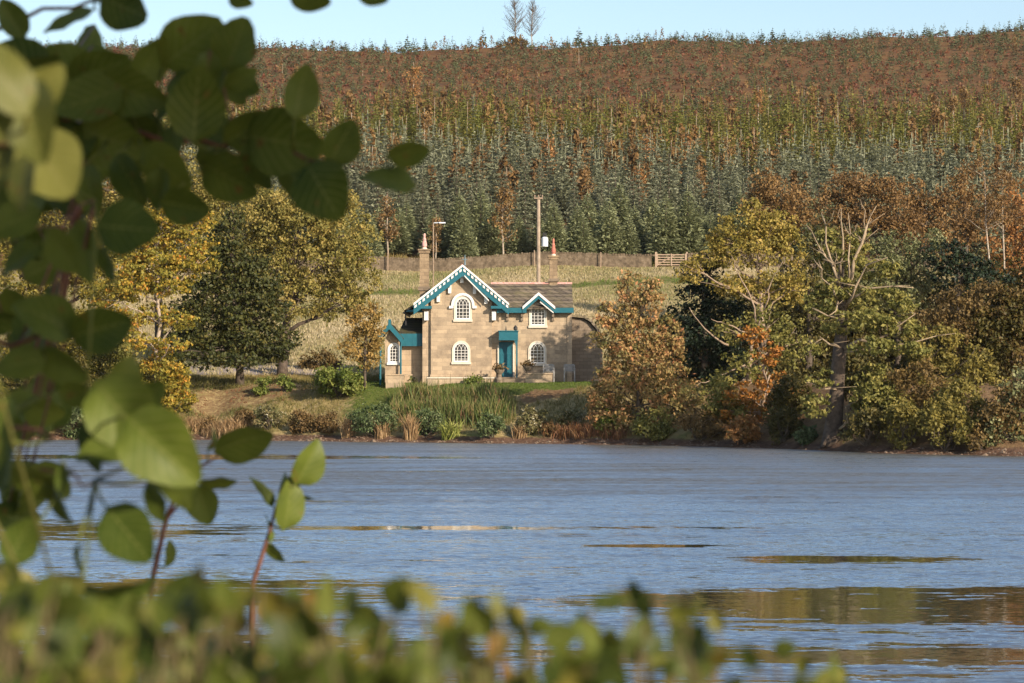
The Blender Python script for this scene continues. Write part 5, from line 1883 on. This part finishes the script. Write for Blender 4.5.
def bare_tree(px, Y, top_py, lab, seed):
    rg = np.random.default_rng(seed)
    x = hx(px, Y)
    z0 = G(x, Y)
    H = hz(top_py, Y) - z0
    t = thing('bare_birch', (x, Y, z0), lab, 'tree')
    mb, tw = MB(), MB()
    p = curve(rg, (x, Y, z0 - .3), (x + rg.normal(0, .2), Y, z0 + H), 9, 0.01)
    mb.tube(p, np.linspace(0.19, 0.03, 9), 6)
    for q in range(80):
        i = rg.uniform(2.2, 8)
        a = p[int(i)] + (p[min(8, int(i) + 1)] - p[int(i)]) * (i % 1)
        r = H * 0.46 * (1.15 - i / 8) * rg.uniform(.45, 1)
        th = rg.random() * 6.283
        e = a + np.array((r * math.cos(th), r * math.sin(th), r * rg.uniform(.6, 1.5)))
        b1 = curve(rg, a, e, 5, 0.05)
        tw.tube(b1, np.linspace(0.055, 0.02, 5), 4)
        for w in range(6):
            s = b1[rg.integers(1, 5)]
            tw.tube([s, s + np.array((rg.normal(0, .5), rg.normal(0, .5), rg.uniform(.1, 1.1)))], [0.022, 0.014], 3)
    mb.build('trunk', M['birchbark'], t)
    tw.build('twigs', M['bark'], t)


bare_tree(515.5, 692, 1, 'taller bare birch on the skyline of the hill', 501)
bare_tree(532, 694, 4, 'shorter bare birch on the skyline right of the taller one', 502)
SKY = [(483, 28, .8), (500, 39, .45), (568, 36, .5), (579, 27, 1.0), (590, 36, .6), (607, 32, .8), (618, 34, .7), (640, 37, .6), (675, 34, .7), (700, 33, .6), (733, 33, .6), (762, 29, .7), (773, 28, .7), (785, 29, .6),
       (830, 30, .5), (872, 27, .6), (930, 27, .6), (985, 25, .7), (1010, 22, .7), (425, 37, .5), (407, 35, .7), (385, 38, .5), (345, 42, .5), (372, 42, .4)]
for i, (px, top, wd_) in enumerate(SKY):
    Y = 690 + rg.uniform(-3, 6)
    x = hx(px, Y)
    H = hz(top, Y) - G(x, Y)
    if H < 1:
        continue
    rr = np.random.default_rng(600 + i)
    t = thing('conifer_tree', (x, Y, G(x, Y)), 'small dark conifer standing out on the skyline of the hill', 'tree', 'conifers on the skyline')
    mb = MB()
    c, L, nrm, a, b_, tt = conifer_arrays(rr, H, min(H * 0.42, 2.2) * (0.6 + 0.5 * wd_), 120, base=0.05, wide=0.5)
    cards(mb, c + (x, Y, G(x, Y)), L, nrm, a * 1.3, b_ * 1.3, tt * 0.6)
    mb.build('crown', M['youngfir'], t)
    mb = MB()
    mb.tube([(x, Y, G(x, Y) - .3), (x, Y, G(x, Y) + H * .9)], [0.08, 0.03], 5)
    mb.build('trunk', M['bark'], t)
xx = hx(516, 686)
bsh = thing('skyline_shrub', (xx, 686, G(xx, 686)), 'rounded brown shrub at the foot of the bare birches on the skyline', 'shrub')
rr = np.random.default_rng(650)
mbl, _ = crown_leaves(rr, [(513, 45, 11, 8), (520, 45, 9, 8), (516, 40, 7, 5)], 686, 0.5, 4.0, 0.8, 0.4)
mbl.build('foliage', M['brownshrub'], bsh)
mb = MB()
for q in range(5):
    mb.tube([(xx + rr.normal(0, .3), 686, G(xx, 686) - .2), (xx + rr.normal(0, 1.2), 686 + rr.normal(0, .6), G(xx, 686) + 2.0)], [0.08, 0.03], 4)
mb.build('stems', M['bark'], bsh)

# ------------------------------------------------------------------ foreground alder, saplings and hedge
def leaf_grid(rg, wav=0.05, nt_=9, nu=7):
    """unit alder leaf: stalk end at (0,0), tip at (1,0); broad, blunt, folded a little along the midrib"""
    ts = np.linspace(0, 1, nt_)
    wdt = 0.40 * np.sin(math.pi * np.clip(ts, 0, 1) ** 0.82) ** 0.55
    wdt[0], wdt[-1] = 0.012, 0.06
    us = np.linspace(-1, 1, nu)
    curl = rg.uniform(-0.35, 0.6)
    fold = rg.uniform(0.08, 0.55)
    tw = rg.uniform(-0.5, 0.5)
    V, UV = [], []
    for i, t in enumerate(ts):
        for u in us:
            w = wdt[i] * (1 + 0.05 * math.sin(t * 40) * (abs(u) == 1))
            y = u * w
            z = fold * abs(y) * 0.8 - curl * (t - 0.4) ** 2 + tw * y * (t - .3) + wav * 0.5 * math.sin(t * 14 + u * 2) * abs(u) ** 2 + 0.012 * math.cos((t * 7 - abs(u) * 2.6) * 6.283) * (1 - abs(u))
            V.append((t, y, z))
            UV.append((u, t))
    Fs = [[i * nu + j, (i + 1) * nu + j, (i + 1) * nu + j + 1, i * nu + j + 1] for i in range(nt_ - 1) for j in range(nu - 1)]
    return np.array(V), Fs, np.array(UV)


CX = np.array((1.0, 0, 0))
CY = np.array((0, SP, CP))             # up in the picture
CZ = np.array((0, -CP, SP))            # towards the viewer


def leaf_place(rg, px, py, L_px, ang, d, roll=0.0, tilt=0.0, wscale=1.0):
    """leaf whose middle stands at (px, py), distance d; ang = heading of its tip; returns verts, faces, uv, stalk point"""
    V, Fs, UV = leaf_grid(rg)
    V = V * (1, wscale, 1)
    V = V - (0.5, 0, 0)
    cr, sr = math.cos(roll), math.sin(roll)
    V = np.stack([V[:, 0], V[:, 1] * cr - V[:, 2] * sr, V[:, 1] * sr + V[:, 2] * cr], -1)
    ct, stt = math.cos(tilt), math.sin(tilt)
    V = np.stack([V[:, 0] * ct - V[:, 2] * stt, V[:, 1], V[:, 0] * stt + V[:, 2] * ct], -1)
    a = math.radians(ang)
    ex = CX * math.cos(a) + CY * math.sin(a)
    ey = -CX * math.sin(a) + CY * math.cos(a)
    s = L_px * d / F_PX
    c = W(px, py, d)
    Wd = c + s * (V[:, 0:1] * ex + V[:, 1:2] * ey + V[:, 2:3] * CZ)
    stalk = c + s * (-0.5 * ct * ex - 0.5 * stt * CZ)
    return Wd, Fs, UV, stalk


def add_uv(me, UVs):
    at = me.attributes.new('UVMap', 'FLOAT_VECTOR', 'POINT')
    v = np.zeros((len(me.vertices), 3), np.float32)
    v[:len(UVs), :2] = UVs
    at.data.foreach_set('vector', v.ravel())


alder = thing('alder_tree', (-1.75, 2.2, G(-1.75, 2.2)), 'leafy alder bough hanging across the upper left in the foreground', 'tree')
rg = np.random.default_rng(700)
mb = MB()
tb = np.array([(-1.75, 2.2, G(-1.75, 2.2) - .2), (-1.72, 2.2, 2.6), (-1.66, 2.18, 3.6), (-1.6, 2.1, 4.6), (-1.5, 1.9, 5.8), (-1.4, 1.7, 7.4)])
mb.tube(tb, [0.16, 0.13, 0.12, 0.11, 0.09, 0.05], 10)
mb.build('trunk', M['bark'], alder, True)

# boughs: picture polylines with distance
BOUGHS = [
    ([(-420, 60, 2.3), (-150, 90, 2.3), (0, 112, 2.3), (90, 128, 2.3), (180, 140, 2.3), (260, 150, 2.28), (330, 158, 2.25), (392, 168, 2.25)], 0.0075, 2),
    ([(-420, 60, 2.3), (-160, 30, 2.35), (0, 30, 2.4), (90, 2, 2.4), (200, -30, 2.4), (380, -25, 2.4)], 0.006, 2),
    ([(-420, 60, 2.3), (-150, 200, 1.9), (0, 236, 2.0), (60, 222, 2.05), (95, 200, 2.1)], 0.006, 2),
    ([(-300, 200, 1.9), (-120, 330, 2.0), (0, 345, 2.0), (55, 330, 2.0), (85, 318, 2.0)], 0.006, 2),
    ([(-300, 200, 1.9), (-120, 120, 1.4), (-20, 135, 1.3), (30, 150, 1.3)], 0.004, 2),
    ([(-120, 330, 2.0), (-40, 420, 1.9), (40, 432, 1.85), (85, 420, 1.85)], 0.005, 2),
    ([(-40, 420, 1.9), (0, 470, 1.85), (55, 470, 1.85), (95, 480, 1.85)], 0.004, 2),
]
bp_ = []
mb = MB()
for pl, r, _ in BOUGHS:
    p = np.array([W(a, b_, d) for a, b_, d in pl])
    if pl[0][0] == -420:
        p = np.vstack([tb[2][None], p])
    # resample smoothly
    q = []
    for i in range(len(p) - 1):
        for s in np.linspace(0, 1, 5)[:-1]:
            q.append(p[i] * (1 - s) + p[i + 1] * s)
    q.append(p[-1])
    q = np.array(q)
    q[1:-1] = (q[:-2] + 2 * q[1:-1] + q[2:]) / 4
    q[1:-1] += rg.normal(0, 0.0025, (len(q) - 2, 3))
    mb.tube(q, np.linspace(r * 1.2, 0.0012, len(q)) * (0.55 if r < 0.0076 else 1), 7)
    bp_.append(q)
mb.build('boughs', M['redstem'], alder, True)
allp = np.vstack([q[int(len(q) * 0.25):] for q in bp_])

# (px, py, length px, heading, distance, roll, tilt, width) dark = under the canopy
LEAVES = [
    (126, 8, 66, -25, 2.35, .2, .3, 1.0), (70, 22, 62, 205, 2.4, 1.0, 0, .8), (192, 44, 84, 35, 2.3, .3, .2, 1.0), (236, 44, 62, 70, 2.3, -.2, .2, 1.05), (206, 70, 60, 80, 2.35, .5, .1, 1.0),
    (196, 104, 84, 85, 2.25, .25, .2, .95), (300, 92, 62, 78, 2.25, .5, 0, .85), (283, 142, 86, -10, 2.25, .2, .2, 1.1), (341, 142, 56, 60, 2.22, .5, .1, 1.0), (322, 190, 72, -60, 2.2, .2, .2, 1.15),
    (408, 152, 48, 10, 2.22, .7, .1, .85), (388, 180, 64, 172, 2.22, .7, .2, .8), (230, 178, 74, -28, 2.25, .5, .2, .9), (166, 168, 72, -42, 2.25, .5, .1, .9), (186, 206, 58, -10, 2.2, .3, .1, .9),
    (60, 66, 74, 160, 2.35, .3, .1, .9), (98, 72, 80, 20, 2.3, .4, .3, .85), (130, 92, 84, -20, 2.3, .3, .2, .8), (88, 100, 84, 200, 2.3, .3, .1, .9), (40, 92, 80, 170, 2.3, .2, .2, .9), (140, 132, 70, -30, 2.3, .3, .2, .8),
    (236, 84, 52, -70, 2.3, .3, .2, .9), (252, 128, 70, 25, 2.28, .4, .1, .8), (110, 140, 84, -20, 2.28, .3, .3, .9), (70, 150, 76, 220, 2.28, .5, .1, .9), (150, 60, 60, 60, 2.35, .6, .1, .9), (20, 60, 70, 150, 2.35, .3, 0, 1.0),
    (240, 0, 30, -20, 2.4, .3, .2, .8), (310, -2, 50, -10, 2.4, .4, .2, .8), (373, -6, 40, -20, 2.4, .4, .2, .8), (12, 20, 50, 120, 2.4, .3, .1, .8), (300, 165, 50, 190, 2.3, .4, .1, .9), (262, 165, 60, -60, 2.3, .5, .1, .9),
    (205, 130, 70, 150, 2.3, .4, .1, .9), (45, 128, 70, 200, 2.3, .4, .1, .9), (90, 190, 60, -80, 2.2, .4, .1, .8), (130, 180, 66, -60, 2.25, .5, .1, .8), (30, 200, 80, 250, 2.15, .5, .1, .9), (90, 250, 80, -75, 2.1, .6, .1, .8), (110, 265, 50, -60, 2.1, .8, .1, .8),
    (160, 190, 50, -90, 2.2, .4, .1, .8), (5, 165, 70, 230, 2.1, .5, .1, .9),
    # lit pale ones
    (30, 118, 96, -80, 1.25, .2, .2, .9), (6, 80, 90, 120, 1.2, .5, .2, .8), (50, 166, 92, -55, 1.5, -.1, .2, 1.05), (4, 150, 96, 250, 1.3, .6, .1, .8), (40, 88, 70, 40, 1.35, .6, .2, .8), (22, 180, 70, -100, 1.4, .7, .1, .8),
    (128, 228, 78, -5, 1.85, -.1, .15, 1.1), (62, 250, 66, -55, 1.9, .5, .1, .8), (14, 222, 70, 205, 1.9, .3, .1, .9), (20, 258, 60, 220, 1.9, .6, .1, .8),
    # middle
    (46, 318, 84, 150, 1.95, .4, .2, .85), (102, 328, 78, 15, 1.95, .3, .1, .9), (20, 364, 64, 190, 1.95, .3, .1, .85), (66, 364, 70, -30, 1.95, .5, .1, .8), (80, 394, 54, -10, 1.95, .4, .1, .8), (18, 404, 50, 200, 1.95, .5, .1, .8),
    (124, 384, 66, 75, 1.85, .2, .2, .9), (124, 415, 112, -48, 1.82, -.1, .1, .95), (160, 448, 118, -42, 1.70, -.05, .1, .92), (178, 474, 92, -68, 1.82, .5, .1, .9), (98, 440, 76, -95, 1.85, .7, .1, .9), (140, 400, 70, 30, 1.9, .6, .1, .9), (112, 446, 90, 200, 1.8, .5, .2, .8), (2, 428, 80, 260, 1.6, .5, .1, .8), (6, 470, 70, 265, 1.8, .8, .1, .7),
    (128, 534, 84, -50, 1.75, .1, .1, 1.0), (62, 500, 70, -65, 1.8, 1.0, .1, .7), (30, 478, 80, -30, 1.8, .9, .1, .8), (64, 478, 40, -85, 1.8, .7, .1, .6), (118, 590, 92, 8, 1.6, .9, .1, .9), (20, 540, 64, 60, 1.6, .3, .1, .9),
    (60, 590, 70, 30, 1.5, .3, .1, .9), (156, 500, 56, -70, 1.8, .8, .1, .8), (80, 560, 50, -85, 1.7, 1.1, .1, .6), (40, 610, 60, 160, 1.5, .3, .1, .9),
]
NL = 0
for i, (px, py, L_px, ang, d, roll, tilt, ws) in enumerate(LEAVES):
    rl = np.random.default_rng(800 + i)
    V, Fs, UV, stalk = leaf_place(rl, px, py, L_px * (0.92 if py < 215 else 0.84), ang, d + rl.uniform(-.03, .03), roll, tilt, ws)
    mb = MB()
    mb.add(V, Fs, rl.random())
    near = allp[np.argmin(np.linalg.norm(allp - stalk, axis=1))]
    nuv = len(V)
    mid = (stalk + near) / 2 + (0, 0, -0.004)
    mb.tube([stalk, mid, near], [0.0011, 0.0011, 0.0014], 5, 0.6)
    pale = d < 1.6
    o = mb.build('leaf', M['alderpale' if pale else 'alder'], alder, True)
    add_uv(o.data, np.vstack([UV, np.zeros((len(o.data.vertices) - nuv, 2)) + (0.02, .1)]))

rg = np.random.default_rng(712)
fm, UVs, tm = MB(), [], MB()
allq_ = np.vstack([q[int(len(q) * 0.25):] for i_, q in enumerate(bp_) if i_ != 1])
FILL = [(0, 150, 40, 200, 28), (150, 250, 60, 190, 9), (240, 330, 120, 180, 3), (-10, 70, 190, 280, 8), (-10, 100, 300, 420, 8), (-10, 60, 400, 520, 8)]
for x0, x1, y0, y1, n in FILL:
    for q in range(n):
        V, Fs, UV, stalk = leaf_place(rg, rg.uniform(x0, x1), rg.uniform(y0, y1), rg.uniform(36, 62), rg.uniform(-120, 60), rg.uniform(2.25, 2.7), rg.uniform(-1, 1), rg.uniform(-.5, .5), rg.uniform(.8, 1.0))
        fm.add(V, Fs, rg.random() * .8)
        UVs.append(UV)
        near = allp[np.argmin(np.linalg.norm(allp - stalk, axis=1))]
        near = allq_[np.argmin(np.linalg.norm(allq_ - stalk, axis=1))]
        tm.tube([stalk, (stalk + near) / 2 + (0, 0, -.01), near], [0.001, 0.0012, 0.0016], 4)
o = fm.build('foliage', M['alder'], alder, True)
add_uv(o.data, np.vstack(UVs))
tm.build('twigs', M['redstem'], alder, True)

# rest of its crown, unseen: leaves added overhead and behind to shade the bough
rg = np.random.default_rng(720)
mb = MB()
lift = np.array([W(x, y, 2.25) for x, y in ((60, 40), (150, 80), (240, 60), (330, 130), (120, 150), (250, 150), (200, 200), (390, 170), (60, 320), (20, 370), (100, 330), (40, 90), (200, 110), (300, 90), (290, 170), (340, 190), (100, 20))])
ts = np.vstack([lift + np.array(to_sun) * t for t in (1.7, 2.3, 3.0)])
UVs, mbl = [], MB()
twp = MB()
for c in ts:
    for q in range(42):
        p = c + rg.normal(0, 0.10, 3)
        V, Fs, UV = leaf_grid(rg)
        nrm = unit(np.array(to_sun) + rg.normal(0, .35, 3))
        L = unit(np.cross(nrm, rg.normal(0, 1, 3)))
        w = np.cross(nrm, L)
        Vw = p + 0.115 * ((V[:, 0:1] - .5) * L + V[:, 1:2] * w + V[:, 2:3] * nrm)
        mbl.add(Vw, Fs, rg.random())
        UVs.append(UV)
    twp.tube([c + rg.normal(0, .03, 3), c + np.array((-.25, .1, .12)) + rg.normal(0, .04, 3)], [0.003, 0.006], 5)
for q in range(2300):
    p = np.array((rg.uniform(-2.2, 0.9), rg.uniform(-0.8, 2.3), rg.uniform(4.75, 5.8))) if q < 1000 else np.array((rg.uniform(-2.6, 0.25), rg.uniform(-2.6, -0.6), rg.uniform(1.9, 5.6)))
    V, Fs, UV = leaf_grid(rg, 0.05, 5, 3)
    nrm = unit(np.array((0, 0, 1.0)) + rg.normal(0, .6, 3))
    L = unit(np.cross(nrm, rg.normal(0, 1, 3)))
    w = np.cross(nrm, L)
    mbl.add(p + (0.13 if q < 1000 else 0.17) * ((V[:, 0:1] - .5) * L + V[:, 1:2] * w + V[:, 2:3] * nrm), Fs, rg.random())
    UVs.append(UV)
    if q % 9 == 0:
        e = np.array((-0.4 + (p[0] + .4) * .4, 0.9 + (p[1] - .9) * .4, 5.0))
        twp.tube([e, (e + p) / 2 + (0, 0, .05), p], [0.008, 0.005, 0.002], 4)
o = mbl.build('foliage', M['alder'], alder, True)
add_uv(o.data, np.vstack(UVs))
lim = np.array([tb[3], (-1.0, 1.3, 4.9), (-0.2, 0.7, 5.0), (0.6, 0.4, 5.05), (1.2, 0.1, 5.1)])
twp.tube(lim, [0.06, 0.04, 0.03, 0.02, 0.01], 8)
for c in ts[::2]:
    n_ = lim[np.argmin(np.linalg.norm(lim - c, axis=1))]
    twp.tube([n_, (n_ + c) / 2 + (0, 0, .05), c], [0.012, 0.008, 0.004], 5)
twp.build('overhead_limb', M['bark'], alder, True)


def sprig(name, label, stems, leaves, d0, seed):
    t0 = stems[0][0]
    b0 = W(t0[0], t0[1], d0)
    foot = (b0[0], b0[1], G(b0[0], b0[1]))
    t = thing(name, foot, label, 'sapling')
    rg = np.random.default_rng(seed)
    mb = MB()
    pts = []
    for si, st in enumerate(stems):
        p = np.array([W(a, b_, d0 + c) for a, b_, c in st])
        if si == 0:
            p = np.vstack([np.array(foot) + (0, 0, -.05), (np.array(foot) + p[0]) / 2 + (.02, 0, 0), p])
        q = []
        for i in range(len(p) - 1):
            for s in np.linspace(0, 1, 5)[:-1]:
                q.append(p[i] * (1 - s) + p[i + 1] * s)
        q.append(p[-1])
        q = np.array(q)
        q[1:-1] = (q[:-2] + 2 * q[1:-1] + q[2:]) / 4
        mb.tube(q, np.linspace(0.0042 if si == 0 else 0.002, 0.0011, len(q)), 7)
        pts.append(q)
    mb.build('stem', M['redstem'], t, True)
    allq = np.vstack(pts)
    for (px, py, L_px, ang, dd, roll, tilt, ws) in leaves:
        V, Fs, UV, stalk = leaf_place(rg, px, py, L_px * 1.1, ang, d0 + dd, roll, tilt, ws)
        mb = MB()
        mb.add(V, Fs, rg.random() * .5 + .5)
        n_ = len(V)
        near = allq[np.argmin(np.linalg.norm(allq - stalk, axis=1))]
        mb.tube([stalk, (stalk + near) / 2, near], [0.001, 0.001, 0.0012], 5, 0.6)
        o = mb.build('leaf', M['alder'], t, True)
        add_uv(o.data, np.vstack([UV, np.zeros((len(o.data.vertices) - n_, 2)) + (0.02, .1)]))


sprig('alder_sapling', 'upright red stemmed alder shoot left of the other one in front of the water', [[(148, 600, 0), (158, 555, 0), (166, 520, 0), (178, 490, 0), (196, 470, 0), (218, 456, 0)], [(166, 520, 0), (182, 500, 0), (193, 496, 0)]],
      [(243, 441, 56, 18, 0, .75, 0, .95), (217, 481, 36, 5, 0, 1.1, 0, .75), (204, 505, 38, -70, .05, .1, .1, 1.0), (168, 554, 26, 80, 0, .9, 0, .6), (212, 438, 26, 75, .05, 1.2, 0, .6), (174, 478, 40, 110, .02, .9, 0, .7)], 2.7, 741)
sprig('alder_sapling', 'upright red stemmed alder shoot with folded leaves nearest the middle of the picture', [[(250, 592, 0), (262, 556, 0), (270, 530, 0), (276, 508, 0), (281, 488, 0)]],
      [(308, 463, 46, 62, 0, .5, 0, .85), (289, 504, 50, 80, 0, .7, 0, .8), (260, 493, 36, 130, 0, 1.0, 0, .6), (279, 490, 36, 84, .02, 1.1, 0, .6), (275, 553, 24, -45, .02, .7, 0, .8), (303, 496, 24, -10, .05, 1.2, 0, .6), (269, 528, 28, 100, 0, 1.2, 0, .5)], 3.0, 742)

# hedge along the bottom: separate bushes of small leaves close to the lens


def hedge(label, cx, px0, px1, env, n, d0, d1, seed, lpx):
    rg = np.random.default_rng(seed)
    b0 = W(cx, 683, (d0 + d1) / 2)
    t = thing('hedge_bush', (b0[0], b0[1], G(b0[0], b0[1])), label, 'bush')
    n = int(n * (2.4 if cx < 200 else 1.5 if cx < 450 else 0.95))
    d1 *= 1.3
    lpx *= 0.62
    mbl, mb, UVs = MB(), MB(), []
    ex, ey = np.array([e[0] for e in env], float), np.array([e[1] for e in env], float)
    for i in range(n):
        px = rg.uniform(px0, px1)
        top = np.interp(px, ex, ey)
        py = top + 10 + (rg.random() ** 1.2 * (70 + 0.2 * (700 - px))) if rg.random() < 0.62 else rg.uniform(668, 770)
        d = rg.uniform(d0, d1)
        L = lpx * rg.uniform(.6, 1.2) * 1.05 / d
        ang = rg.choice([rg.uniform(50, 120), rg.uniform(0, 180), rg.uniform(-60, 240)])
        V, Fs, UV, stalk = leaf_place(rg, px, py, L, ang, d, rg.uniform(-1.1, 1.1), rg.uniform(-.6, .6), rg.uniform(.75, 1.05))
        mbl.add(V, Fs, rg.random())
        UVs.append(UV)
        a = stalk + np.array((rg.normal(0, .012), rg.normal(0, .012), -rg.uniform(.03, .07)))
        mb.tube([a, stalk], [0.0009, 0.0006], 4)
        if i % 12 == 0:
            mb.tube([(b0[0] + (a[0] - b0[0]) * .6, a[1], a[2] - .35), (a[0] * .9 + b0[0] * .1, a[1], a[2] - .12), a], [0.003, 0.002, 0.0012], 5)
            mb.tube([np.array(t.location) + (rg.normal(0, .03), rg.normal(0, .03), -.05), (b0[0] + (a[0] - b0[0]) * .6, a[1], a[2] - .35)], [0.007, 0.003], 5)
    o = mbl.build('foliage', M['hedgeleaf'], t, True)
    add_uv(o.data, np.vstack(UVs))
    mb.build('stems', M['hedgestem'], t, True)


hedge('blurred green bush filling the lower left corner in the foreground', 120, -40, 300, [(-40, 545), (0, 550), (60, 585), (110, 600), (170, 585), (200, 565), (240, 590), (300, 590)], 230, 0.75, 1.15, 751, 62)
hedge('blurred yellow green bush at the bottom centre left in the foreground', 400, 290, 480, [(290, 595), (330, 580), (365, 590), (395, 590), (410, 562), (425, 590), (455, 620), (480, 600)], 105, 0.75, 1.1, 752, 62)
hedge('blurred olive bush at the bottom centre right in the foreground', 620, 480, 700, [(480, 615), (500, 588), (520, 605), (560, 612), (585, 590), (640, 582), (690, 585), (700, 630)], 95, 0.72, 1.05, 753, 60)
hedge('low blurred bush with single upright leaves at the bottom right in the foreground', 760, 690, 850, [(690, 640), (718, 605), (740, 650), (782, 600), (796, 650), (835, 655), (850, 690)], 34, 0.72, 1.0, 754, 60)

# the air: far hill pales slightly
mb = MB()
mb.box((-420, -8, -4), (420, 760, 118))
hm = bpy.data.materials.new('haze_air')
hm.use_nodes = True
hn = hm.node_tree
hn.nodes.remove(hn.nodes['Principled BSDF'])
pv_ = hn.nodes.new('ShaderNodeVolumePrincipled')
pv_.inputs['Color'].default_value = (0.92, 0.95, 1.0, 1)
pv_.inputs['Density'].default_value = 0.00003
hn.links.new(pv_.outputs[0], hn.nodes['Material Output'].inputs['Volume'])
hz_o = mb.build('haze', hm)
tag(hz_o, None, None, None, 'stuff')
